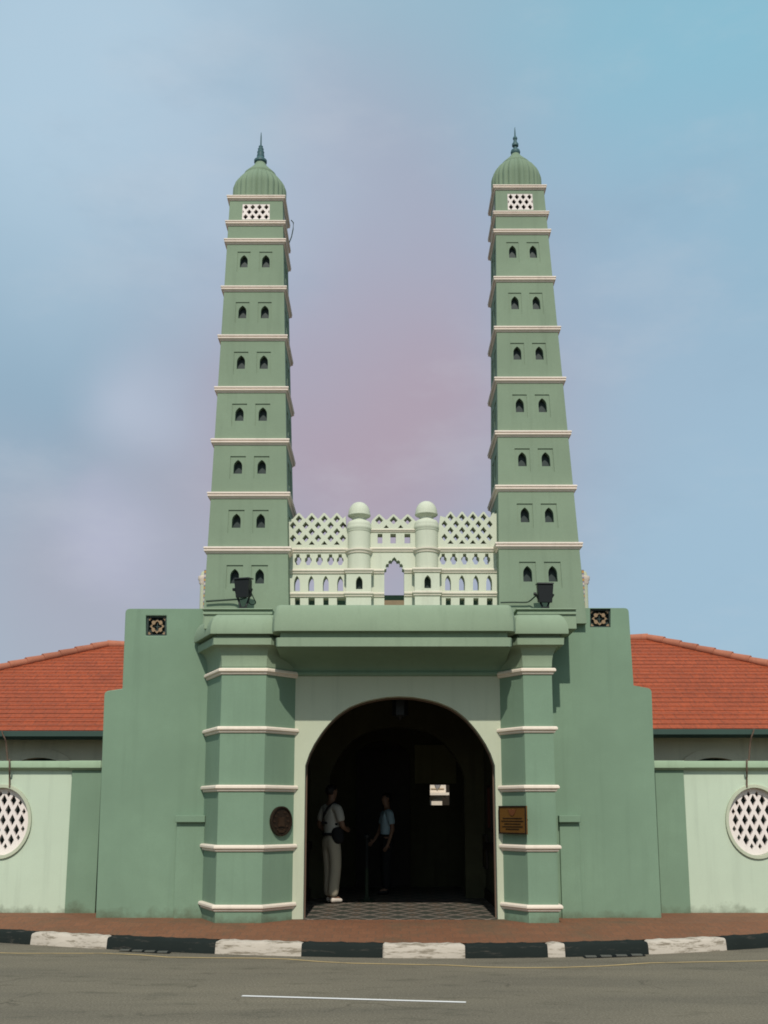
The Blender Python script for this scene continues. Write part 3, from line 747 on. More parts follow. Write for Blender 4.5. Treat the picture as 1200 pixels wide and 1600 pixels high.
# ------------------------------------------------------------------ minarets
YT = .15
def minaret(label, b0, b1, t0, t1, bands, ybase, ytop, dome_px, spire):
    pb0, pb1, pt0, pt1 = at(b0, ybase, YT), at(b1, ybase, YT), at(t0, ytop, YT+.1), at(t1, ytop, YT+.1)
    cx0, hw0, cx1, hw1 = (pb0.x+pb1.x)/2, (pb1.x-pb0.x)/2, (pt0.x+pt1.x)/2, (pt1.x-pt0.x)/2
    zA, zB = (pb0.z+pb1.z)/2, (pt0.z+pt1.z)/2
    yc = YT + hw0
    def s(z): return 1 + (hw1/hw0 - 1)*(z-zA)/(zB-zA)
    def T(x, y, z): k = s(z); return Vector((cx0 + (cx1-cx0)*(z-zA)/(zB-zA) + x*k, yc + y*k, z))
    root = empty('minaret', T(0, 0, zA), label, 'minaret', 'minarets of the gate')
    zs = [Z(b, YT + hw0*(1-s(Z(b, YT))), (b0+b1)/2) for b in bands]
    zbot = zA - .25
    ztop = zs[-1]
    def face(k):
        c, q = (cos(k*pi/2), sin(k*pi/2))
        def fn(u, v, w):
            if abs(u) > hw0 - 1e-4: u = math.copysign(hw0 - w - 5e-4, u)
            x, y = u, -hw0 + w
            return T(x*c - y*q, x*q + y*c, v)
        return fn
    storeys = list(zip(zs[0:7], [zA - .02] + zs[0:6]))        # (upper band, lower band)
    skinA, skinB = bmesh.new(), bmesh.new()
    frame_holes, win_holes, panes = [], [], []
    for zu, zl in storeys:
        H = zu - zl
        zm = (zu + zl)/2; q_ = (zm - zA)/(zB - zA); up = .055 if zu == zs[6] else 0
        for sx in (-1, 1):
            uc = sx*hw0*(.300 + .055*q_ + .05*q_*q_); wh = hw0*(.105 + .034*q_); fh = hw0*(.200 + .035*q_)
            frame_holes.append(rect(uc - fh, uc + fh, zu - (.69-up)*H, zu - (.262-up)*H))
            win_holes.append(pointed(uc, wh, zu - (.585-up)*H, zu - (.325-up)*H, .5))
            panes.append((uc, wh*1.2, zu - (.60-up)*H, zu - (.31-up)*H))
    lat = rect(-.51*hw0, .51*hw0, zs[7] + .17*(ztop-zs[7]), ztop - .22*(ztop-zs[7]))
    for k in range(4):
        fn = face(k)
        plate(skinA, [rect(-hw0, hw0, zbot, ztop)] + frame_holes + [lat], .016, fn)
        fB = lambda u, v, w, fn=fn: fn(u if abs(u) < hw0-1e-4 else u, v, w + .0165)
        plate(skinB, [rect(-hw0, hw0, zbot+.002, ztop-.002)] + win_holes + [lat], .10, fB)
    bm = skinA; me = bpy.data.meshes.new('tmp'); skinB.to_mesh(me); skinB.free(); bm.from_mesh(me); bpy.data.meshes.remove(me)
    obj('wall', bm, M['tower_green'], root)
    for k in range(4):
        fn = face(k)
        for uc, hw, z0, z1 in panes:
            bm = bmesh.new(); plate(bm, [rect(uc-hw, uc+hw, z0, z1)], .02, lambda u, v, w: fn(u, v, w + .12))
            obj('window', bm, M['pane'], root)
        # pierced grille at the top storey
        x0, x1, z0, z1 = lat[0][0], lat[1][0], lat[0][1], lat[2][1]; W_, H_ = x1-x0, z1-z0
        holes = []
        for r_, (n_, off) in enumerate(((4, .5), (3, 1.0), (4, .5))):
            for i in range(n_): holes.append(diamond(x0 + W_*(i+off)/4, z1 - H_*(.185 + .315*r_), W_*.094, H_*.168))
        for zc_ in (.495,):
            for sx in (0, 1):
                xe = x0 + W_*sx; dx = W_*.06*(1 if sx == 0 else -1); zc = z1 - H_*zc_
                holes.append([(xe + dx*.25, zc - H_*.12), (xe + dx, zc), (xe + dx*.25, zc + H_*.12)])
        bm = bmesh.new(); plate(bm, [lat] + holes, .05, lambda u, v, w: fn(u, v, w + .004)); obj('grille', bm, M['white'], root)
    # dark shaft inside so that the grilles and niches look into gloom
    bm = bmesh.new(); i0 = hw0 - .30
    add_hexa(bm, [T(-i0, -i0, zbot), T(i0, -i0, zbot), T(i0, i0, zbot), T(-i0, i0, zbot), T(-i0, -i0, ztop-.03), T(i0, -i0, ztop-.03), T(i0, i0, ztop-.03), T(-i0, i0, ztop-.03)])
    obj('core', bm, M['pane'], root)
    # string courses: two beads and a fillet
    for j, z in enumerate(zs):
        k = s(z); h = .047*(.55 + .45*k); e = .044*(.6 + .4*k)
        if j >= 7: h *= .95
        hwz = hw0*k; ctr = T(0, 0, z)
        pth = [(ctr.x-hwz, ctr.y-hwz), (ctr.x+hwz, ctr.y-hwz), (ctr.x+hwz, ctr.y+hwz), (ctr.x-hwz, ctr.y+hwz)]
        prof = [(-.03, z-h), (.006, z-h), (e*.45, z-h*.72), (e*.55, z-h*.42), (e*.95, z-h*.36), (e*1.05, z-h*.1), (e*.95, z+h*.12), (e*.72, z+h*.18), (e*.95, z+h*.26), (e*1.15, z+h*.5), (e*1.15, z+h*.85), (e*.95, z+h), (-.03, z+h)]
        bm = bmesh.new(); sweep(bm, pth, prof, closed=True); obj('string_course', bm, M['cream'], root, smooth=True)
    # ribbed dome
    ct = T(0, 0, ztop); k = s(ztop); m_px = 1 / ((at(t1, ytop, YT+.1).x - at(t0, ytop, YT+.1).x) / (t1-t0))   # px per metre
    zd = lambda py: Z(py, yc, 400)
    sn = sin(math.atan2(ztop - CAM.z, yc - CAM.y))          # seen from below: undo the tilt of each ring
    def prof_of(pts):
        out = []
        for i, (w_, py) in enumerate(pts):
            p0, p1 = pts[max(i-1, 0)], pts[min(i+1, len(pts)-1)]
            m = (p0[0] - p1[0]) / max(.2, p0[1] - p1[1]); m = max(0, min(2.2, m))
            ph = math.atan(sn*m); out.append((w_/cos(ph)/m_px*1.04, zd(py + sn*sn*w_*m)))
        for i in range(1, len(out)):
            if out[i][1] < out[i-1][1] + .004: out[i] = (out[i][0], out[i-1][1] + .004)
        return out
    prof = prof_of(dome_px)
    bm = bmesh.new(); add_lathe(bm, [(prof[0][0], min(ztop, prof[0][1]) - .02)] + prof, (ct.x, ct.y), 144, rib=.075, nrib=26)
    dome = obj('dome', bm, M['dome_green'], root, smooth=True)
    cap = prof_of(spire['cap']); cap = [(cap[0][0], prof[-1][1] - .02)] + [c_ for c_ in cap if c_[1] > prof[-1][1]]
    bm = bmesh.new(); add_lathe(bm, cap, (ct.x, ct.y), 48); obj('dome_cap', bm, M['dome_green'], dome, smooth=True)
    sp_ = [(r_/m_px*1.04, zd(py)) for r_, py in spire['finial']]; sp_[0] = (sp_[0][0], cap[-1][1] - .03)
    bm = bmesh.new(); add_lathe(bm, sp_, (ct.x, ct.y), 24); obj('finial', bm, M['finial'], dome, smooth=True)
    bm = bmesh.new(); add_box(bm, ct.x - hw0*k, ct.x + hw0*k, ct.y - hw0*k, ct.y + hw0*k, ztop-.03, ztop+.035); obj('roof_slab', bm, M['cream'], root)
    return root, T
mL, TL = minaret('tiered green minaret on left of gate, its ribbed dome broader and its spike longer', 318.5, 451, 357.5, 441, [860, 774.5, 691, 609.5, 528.5, 452, 378, 349.5, 310], 946, 315,
    [(41.5, 303), (41, 297), (38.5, 290), (34, 283), (28.5, 277), (23, 272)],
    dict(cap=[(24, 272), (22.5, 269.5), (18.5, 266), (14, 262.5), (10, 259), (8, 256), (7.5, 254)],
         finial=[(7.5, 257.5), (8, 256), (10, 254), (10, 251), (7, 249), (5.5, 246), (6, 244.5), (5, 240), (5.6, 238), (4.2, 236), (4.6, 233), (3, 231), (3.4, 229), (1.3, 227.5), (1.0, 214), (.4, 207)]))
mR, TR = minaret('tiered green minaret on right of gate, its spike short above round beads', 780, 914, 775.5, 852.5, [853, 763.5, 678.5, 594.5, 515, 437, 363, 334.5, 293.5], 946, 299,
    [(39, 287), (38.5, 281), (36, 273), (31.5, 265), (26, 258.5), (20, 254)],
    dict(cap=[(20.5, 254), (18, 251.5), (13.5, 248), (9.5, 245), (7, 242.5), (5.5, 240)],
         finial=[(5, 242), (7, 240.5), (7.6, 238), (6.5, 235), (3.5, 233), (2.8, 230.5), (5, 228.5), (5.2, 225.5), (3, 222.5), (2.4, 219), (3.6, 217), (3.2, 215), (1.4, 213), (1.0, 206), (.4, 199)]))
bm = bmesh.new(); q = [at(455, 344, .7), at(458.5, 348, .7), at(458, 358, .7), at(455.5, 370, .7), at(452, 379, .7)]
add_tube(bm, q, .008, 6); obj('earthing_cable', bm, M['cable'], mL)

# ------------------------------------------------------------------ pierced screen between the minarets
YS = .45
scr = empty('parapet_screen', (X(615, YS, 940), YS, Z(946, YS)), 'pale miniature palace screen of pierced arches and lattice between the minarets', 'parapet screen')
def keyhole(x, dy): return [(x-2.6, 866+dy), (x-2.6, 870.5+dy), (x-5.2, 873+dy), (x-5.4, 877+dy), (x-3.4, 880+dy), (x-2.2, 883+dy), (x+2.2, 883+dy), (x+3.4, 880+dy), (x+5.4, 877+dy), (x+5.2, 873+dy), (x+2.6, 870.5+dy), (x+2.6, 866+dy)]
def parch(x, dy): return [(x-4.6, 923.5+dy), (x-4.6, 911+dy), (x-3.8, 906+dy), (x-2, 902+dy), (x, 899.5+dy), (x+2, 902+dy), (x+3.8, 906+dy), (x+4.6, 911+dy), (x+4.6, 923.5+dy)]
def dia(x, y, hw=5.2, hh=5.9): return [(x-hw, y), (x, y+hh), (x+hw, y), (x, y-hh)]
def tri(x, y): return [(x-5, y+2.6), (x+5, y+2.6), (x, y-3.4)]
holes = []
r1, r2 = [467, 487, 506.7, 526.3], [457.8, 477.5, 496.8, 516.5, 535.7]
q1, q2 = [704, 722, 739, 755.5], [694.5, 712.7, 730.3, 747.6, 765]
for x in r1: holes += [dia(x, 811), dia(x, 831), tri(x, 848.5)]
for x in r2: holes += [dia(x, 821), dia(x, 841)]
for x in q1: holes += [dia(x, 808.5, 4.8), dia(x, 829, 4.8), tri(x, 847)]
for x in q2: holes += [dia(x, 819, 4.8), dia(x, 839.5, 4.8)]
for x in (592.3, 615, 637): holes.append(dia(x, 813, 6.4, 6.4))
for x in (603.5, 626): holes.append([(x-4.4, 825), (x+4.4, 825), (x, 820)])
for x0, x1 in ((590, 597.5), (610, 618.5), (632, 641)): holes.append([(x0, 849), (x1, 849), (x1, 834), (x0, 834)])
for x in (465.5, 481.7, 499, 516.5, 531.5): holes.append(keyhole(x, 0))
for x in (692.5, 709, 726, 743.5, 760.6): holes.append(keyhole(x, -1))
for x in (464, 486.2, 509, 531.5): holes.append(parch(x, 0))
for x in (700, 721.8, 743.6, 764.3): holes.append(parch(x, -1))
for x, w in ((464.8, 4), (486.8, 5), (509.3, 4.2), (533, 6.5), (700.5, 4), (722, 4), (743.6, 4), (765.3, 4.5)): holes.append([(x-w, 950), (x+w, 950), (x+w, 934.5), (x-w, 934.5)])
# multifoil doorway
door = [(600.5, 955), (600.5, 894)]
cxs, pts = 616, [(600.5, 890), (603.8, 888.5), (602.2, 884.5), (604.2, 881), (607.4, 881.4), (606.6, 877.8), (609.4, 875.3), (612, 876.4), (613, 873.2), (616, 870.5)]
door += pts + [(2*cxs-a, b) for a, b in pts[-2::-1]] + [(631.5, 894), (631.5, 955)]
holes.append(door)
top = [(446, 960), (446, 806.5)]
def zig(xs, yp, yv, hw):
    out = []
    for i, x in enumerate(xs):
        out += [(x-hw, yv), (x-1, yp), (x+1, yp), (x+hw, yv)]
    return out
top += [(452, 812)] + zig(r1, 801.5, 810.5, 9.3) + [(540, 806), (541, 826), (579, 826), (580.5, 815)] + zig((592.3, 615, 637), 803.5, 812, 10.3) + [(650, 815), (651, 824), (685, 824), (688, 806)] + zig(q1, 799.5, 808.5, 8.2) + [(766, 808), (770, 801), (782, 801), (782, 960)]
bm = bmesh.new(); plate(bm, [pxloop(top, YS)] + [pxloop(h, YS) for h in holes], .21, front(YS))
obj('pierced_wall', bm, M['screen'], scr)
bm = bmesh.new(); a_ = at(600.5, 947, YS+.03); b_ = at(631.5, 938, YS+.03); add_box(bm, a_.x, b_.x, YS+.03, YS+.10, a_.z-.02, b_.z); obj('door_board', bm, M['wood'], scr)
def band(x0, x1, py, Y, e, h, parent, path=None):
    z = Z(py, Y); bm = bmesh.new()
    prof = [(-.02, z-h), (.006, z-h), (e*.5, z-h*.7), (e*.6, z-h*.1), (e*.85, z+.0), (e, z+h*.25), (e, z+h*.7), (e*.7, z+h), (-.02, z+h)]
    pth = path or [(X(x0, Y, py), Y), (X(x1, Y, py), Y)]
    sweep(bm, pth, prof); return obj('moulding', bm, M['cream_scr'], parent, smooth=True)
M['cream_scr'] = plaster('screen_moulding', (.70, .64, .53), var=.08, grime=.3)
for py in (930, 893.5, 860.5):
    if py == 860.5: segs = ((449, 545), (577, 652), (684, 780))
    elif py == 893.5: segs = ((449, 543), (579, 600.5), (631.5, 650), (687, 780))
    else: segs = ((449, 543), (579, 600.5), (631.5, 650), (687, 780))
    for x0, x1 in segs: band(x0, x1, py + (0 if x1 < 640 else -1), YS, .035, .034, scr)
band(578, 652, 829.5, YS, .03, .022, scr)
def turret(xc, dy):
    Yt = YS - .16
    c = at(xc, 880, Yt); mpx = (X(xc+20, Yt, 880) - X(xc-20, Yt, 880))/40
    ctr = (c.x, YS + .02)
    bm = bmesh.new()
    x0, x1 = X(xc-19.5, Yt, 915), X(xc+19.5, Yt, 915); z0, z1 = Z(950, Yt), Z(892, Yt) + .02
    nz0, nz1 = Z(920.5+dy, Yt), Z(900+dy, Yt)
    ncx = X(xc+.8, Yt, 910)
    plate(bm, [rect(x0, x1, z0, z1), pointed(ncx, 5.2*mpx, nz0, nz1, .5)], .14, front(Yt))
    o = obj('turret', bm, M['screen'], scr)
    bm = bmesh.new(); plate(bm, [rect(ncx-6*mpx, ncx+6*mpx, nz0-.02, nz1+.02)], .01, front(Yt+.12)); obj('window', bm, M['pane'], o)
    zz = lambda py: Z(py + dy, YS - .1)
    r = lambda px: px*mpx
    bm = bmesh.new(); add_lathe(bm, [(r(18.3), z1-.05), (r(18.3), zz(829))], ctr, 40); obj('drum', bm, M['screen'], o, smooth=True)
    bm = bmesh.new(); add_lathe(bm, [(r(18), zz(829.5)), (r(19), zz(829)), (r(19.2), zz(826.5)), (r(20), zz(825.5)), (r(20.3), zz(822)), (r(19.4), zz(820.5)), (r(19.6), zz(819)), (r(19), zz(816)), (r(17), zz(813)), (r(13), zz(811)), (r(11.5), zz(810.4)), (r(11), zz(808)), (r(12.5), zz(806)), (r(16.8), zz(804.2)), (r(18.2), zz(803)), (r(18.3), zz(801.4)), (r(17.2), zz(800.8))], ctr, 40); obj('moulding', bm, M['screen'], o, smooth=True)
    zd0, zd1 = zz(801.2), zz(781.3)
    bm = bmesh.new(); add_lathe(bm, [(r(17.6)*cos(t*pi/2/10)**.9 if t < 10 else 0, zd0 + (zd1-zd0)*sin(t*pi/2/10)) for t in range(11)], ctr, 40); obj('dome', bm, M['screen'], o, smooth=True)
    # rings round the drum
    for py, e in ((860.5, .03), ):
        z = zz(py); bm = bmesh.new(); add_lathe(bm, [(r(17.5), z-.036), (r(18.3)+.012, z-.034), (r(18.3)+.02, z-.005), (r(18.3)+.034, z+.005), (r(18.3)+.034, z+.026), (r(18), z+.036)], ctr, 40); obj('moulding', bm, M['cream_scr'], o, smooth=True)
    for py in (893.5, 930):
        z = Z(py + dy - 1, Yt); h = .034; e = .035; bm = bmesh.new()
        prof = [(-.02, z-h), (.006, z-h), (e*.5, z-h*.7), (e*.6, z-h*.1), (e*.85, z+.0), (e, z+h*.25), (e, z+h*.7), (e*.7, z+h), (-.02, z+h)]
        sweep(bm, [(x0, YS-.002), (x0, Yt), (x1, Yt), (x1, YS-.002)], prof); obj('moulding', bm, M['cream_scr'], o, smooth=True)
turret(560.5, 0); turret(667.5, -1.5)

# slender corner turrets half hidden behind the minarets
def corner_turret(px, pyb, pyt, label, side):
    Yc_ = 1.35; c = at(px, 945, Yc_); mpx = (X(px+10, Yc_, 900) - X(px-10, Yc_, 900))/20
    root = empty('corner_turret', (c.x, Yc_, ZTOP_WING - .3), label, 'turret', 'corner turrets behind the minarets')
    z = lambda py: Z(py, Yc_)
    bm = bmesh.new(); add_lathe(bm, [(5*mpx, ZTOP_WING-.3), (5*mpx, z(945)), (5*mpx, z(914))], (c.x, Yc_), 16); obj('shaft', bm, M['pale'], root, smooth=True)
    bm = bmesh.new(); add_lathe(bm, [(5*mpx, z(914.2)), (7*mpx, z(911)), (7*mpx, z(908)), (8.5*mpx, z(906)), (8.5*mpx, z(901)), (5*mpx, z(900))], (c.x, Yc_), 16); obj('moulding', bm, M['cream'], root, smooth=True)
    bm = bmesh.new(); add_lathe(bm, [(5*mpx, z(900.5)), (4.6*mpx, z(897)), (3*mpx, z(893.5)), (0, z(892))], (c.x, Yc_), 16); obj('cap', bm, M['pale'], root, smooth=True)
    bm = bmesh.new(); xx = c.x + side*4.5*mpx; add_lathe(bm, [(2.2*mpx, ZTOP_WING-.3), (2.2*mpx, z(893))], (xx, Yc_-.1), 12); obj('colonette', bm, M['stripe'], root, smooth=True)
corner_turret(316.8, 945, 822, 'slim white corner turret with banded top behind left minaret', 1)
corner_turret(914.5, 945, 822, 'slim white corner turret with banded top behind right minaret', -1)

# ------------------------------------------------------------------ floodlights and their cables
def floodlight(px, py, label, yaw, tilt):
    c = at(px, py, -.16); root = empty('floodlight', (c.x, c.y, Z(951, -.2)), label, 'floodlight', 'floodlights at the minaret feet')
    mat = Matrix.Translation(c) @ Matrix.Rotation(yaw, 4, 'Z') @ Matrix.Rotation(tilt, 4, 'X')
    w, h, dpt = .110, .140, .08
    def put(cs): return [mat @ Vector(q) for q in cs]
    bm = bmesh.new()
    add_hexa(bm, put([(-w*.80, -dpt, -h), (w*.80, -dpt, -h), (w*.76, dpt, -h*.92), (-w*.76, dpt, -h*.92), (-w, -dpt*.8, h*.8), (w, -dpt*.8, h*.8), (w*.9, dpt, h*.7), (-w*.9, dpt, h*.7)]))
    obj('housing', bm, M['black'], root, bevel=.012)
    bm = bmesh.new(); add_hexa(bm, put([(-w*1.02, -dpt*1.0, h*.80), (w*1.02, -dpt*1.0, h*.80), (w*.95, dpt*1.5, h*.74), (-w*.95, dpt*1.5, h*.74), (-w*1.02, -dpt*.9, h*.95), (w*1.02, -dpt*.9, h*.95), (w*.95, dpt*1.5, h*.86), (-w*.95, dpt*1.5, h*.86)]))
    obj('hood', bm, M['black'], root, bevel=.006)
    bm = bmesh.new(); zf = Z(951, -.2) + .002
    for sx in (-1, 1):
        p = mat @ Vector((sx*(w+.012), 0, -.02)); add_tube(bm, [p, (p.x*.5+c.x*.5, c.y+.02, zf+.10), (c.x + sx*.03, c.y, zf+.02)], .014, 8)
    add_box(bm, c.x-.05, c.x+.05, c.y-.05, c.y+.05, zf, zf+.022)
    obj('bracket', bm, M['black'], root)
    bm = bmesh.new()
    p = mat @ Vector((-w-.005, -.01, -.02)); p2 = mat @ Vector((-w-.04, -.01, -.02)); add_tube(bm, [p, p2], .022, 12); obj('tilt_knob', bm, M['black'], root)
    return root
floodlight(380.5, 918, 'black floodlight turned sideways at the foot of left minaret', R(-16), R(10))
floodlight(851, 926, 'black floodlight seen square on at the foot of right minaret', R(3), R(8))
def cable(pts, r, mat, label, name='cable', cat='cable', n=8):
    bm = bmesh.new(); P = [Vector(p) for p in pts]; Q = []
    for i in range(len(P)-1):
        p0, p1, p2, p3 = P[max(i-1, 0)], P[i], P[i+1], P[min(i+2, len(P)-1)]
        for k in range(5):
            t = k/5; Q.append(.5*((2*p1) + (-p0+p2)*t + (2*p0-5*p1+4*p2-p3)*t*t + (-p0+3*p1-3*p2+p3)*t**3))
    Q.append(P[-1]); add_tube(bm, Q, r, n); return tag(obj(name, bm, mat, smooth=True), label, cat)
cable([at(322, 939.5, .10), at(345, 938, .10), at(368, 936.5, .08), at(378, 936, .0), at(384, 934, -.08)], .013, M['cable'], 'dark cable along the foot of left minaret to its floodlight')
cable([at(392, 925, -.1), at(397, 936, -.05), at(399.5, 941, .0), at(397, 944.5, .0), at(391, 944, -.05), at(388, 938, -.1)], .007, M['cable'], 'thin loop of cable hanging beside the sideways floodlight')
cable([at(782, 941.5, .10), at(800, 941, .10), at(822, 941, .10), at(829, 938, .08), at(836, 932, .0), at(842, 929, -.1)], .010, M['cable'], 'dark cable rising from the ledge to the square floodlight')

# ------------------------------------------------------------------ boundary walls
YB = .95
def ell(cx, cz, rx, rz, n=48): return [(cx + rx*cos(2*pi*i/n), cz + rz*sin(2*pi*i/n)) for i in range(n)]
def boundary(label, px_in_top, px_in_bot, px_split, far, ox, side):
    """side -1 left of gate, +1 right"""
    xin_t, xin_b = at(px_in_top, 1203, YB).x, at(px_in_bot, 1428, YB).x
    xin = (xin_t + xin_b)/2 - side*0.0
    xs = at(px_split, 1310, YB).x; zc0, zc1 = Z(1203, YB), Z(1188, YB-.08)
    root = empty('boundary_wall', ((xin + far)/2, YB, .1), label, 'boundary wall', 'boundary walls beside the gate')
    oc = at(ox, 1283.5, YB); mpx = (X(620, YB, 1283) - X(580, YB, 1283))/40; rx, rz = 43*mpx, 52*mpx
    lo, hi = sorted((xs, far))
    bm = bmesh.new(); plate(bm, [rect(lo, hi, zb, zc0+.02), ell(oc.x, oc.z, rx, rz)], .22, front(YB)); obj('wall_section', bm, M['wall_pale'], root)
    lo, hi = sorted((xs, xin))
    bm = bmesh.new(); add_box(bm, lo, hi, YB-.05, YB+.3, zb, zc0+.02); obj('pilaster', bm, M['green'], root, bevel=.006)
    lo, hi = sorted((xin - side*.015, far))
    bm = bmesh.new(); d_ = .0
    prof = [(-.35, zc0), (.03, zc0), (.045, zc0+.012), (.075, zc0+.03), (.075, zc1-.03), (.06, zc1-.008), (-.35, zc1)]
    sweep(bm, [(lo, YB-.02), (hi, YB-.02)], prof); obj('coping', bm, M['coping'], root, smooth=True)
    lo, hi = sorted((xs - side*.02 if False else xs + side*-.015, xin - side*.012))
    bm = bmesh.new(); prof2 = [(a+.03, b) for a, b in prof]; sweep(bm, [(min(xs, xin)-.02, YB-.025), (max(xs, xin)+.0, YB-.025)], [(o_+.02, z_+(.004 if k_ > 3 else -.004)) for k_, (o_, z_) in enumerate(prof)]); obj('pilaster_cap', bm, M['coping'], root, smooth=True)
    bm = bmesh.new()
    e0, e1 = at(158 if side < 0 else 1023, 1215, YW).x, at(149.5 if side < 0 else 1033.5, 1440, YW).x
    zt_, zb_ = Z(1204, YW+.1), zb
    add_hexa(bm, [(e1 - .03, YW+.12, zb_), (e1 + .03, YW+.12, zb_), (e1 + .03, YW+.3, zb_), (e1 - .03, YW+.3, zb_), (e0 - .03, YW+.12, zt_), (e0 + .03, YW+.12, zt_), (e0 + .03, YW+.3, zt_), (e0 - .03, YW+.3, zt_)])
    obj('gap', bm, M['gutter'], root)  # dark strip standing in for the shaded gap beside the wing wall
    # oval opening: rim and lattice
    bm = bmesh.new(); plate(bm, [ell(oc.x, oc.z, rx*1.11, rz*1.10), ell(oc.x, oc.z, rx*1.0-.001, rz*1.0-.001)], .10, front(YB-.03))
    rim = obj('window_rim', bm, M['pale'], root, bevel=.012)
    bm = bmesh.new(); holes = []; px_, pz_ = 14.6*mpx, 15.2*mpx
    def inside(x, z, m): return ((x-oc.x)/(rx-m))**2 + ((z-oc.z)/(rz-m))**2 < 1
    for r_ in range(-4, 5):
        for c_ in range(-4, 5):
            x = oc.x + (c_ + (.5 if r_ % 2 else 0))*px_; z = oc.z + r_*pz_ + 2*mpx
            dm = diamond(x, z, 4.7*mpx, 9.3*mpx)
            if all(inside(a, b, .012) for a, b in dm): holes.append(dm)
            elif inside(x, z, .03):
                d2 = [(oc.x + (a-oc.x)*.88, oc.z + (b-oc.z)*.88) for a, b in diamond(x, z, 3.4*mpx, 6*mpx)]
                if all(inside(a, b, .01) for a, b in d2): holes.append(d2)
    plate(bm, [ell(oc.x, oc.z, rx-.003, rz-.003)] + holes, .05, front(YB+.06)); obj('lattice', bm, M['white'], root)
    bm = bmesh.new(); plate(bm, [ell(oc.x, oc.z, rx-.004, rz-.004)], .02, front(YB+.19)); obj('backing_board', bm, M['tile_dark'], root)
    return root
boundary('pale green boundary wall with oval lattice window at left edge', 160, 150, 108.5, -9.5, 2, -1)
boundary('pale green boundary wall with oval lattice window at right edge', 1021, 1033, 1072, 9.5, 1181, 1)
for sx, pxx in ((-1, 15), (1, 1167)):
    z = lambda py: Z(py, YB-.1)
    cable([at(pxx - sx*2 + 2, 1189, YB+.1), at(pxx, 1187.6, YB-.06), at(pxx, 1191, YB-.11), at(pxx, 1204, YB-.10), at(pxx, 1215, YB-.02), at(pxx, 1230, YB-.035)], .012, M['rust'], ('thin brown cable over the coping above the left oval window', 'thin brown cable over the coping above the right oval window')[sx > 0])

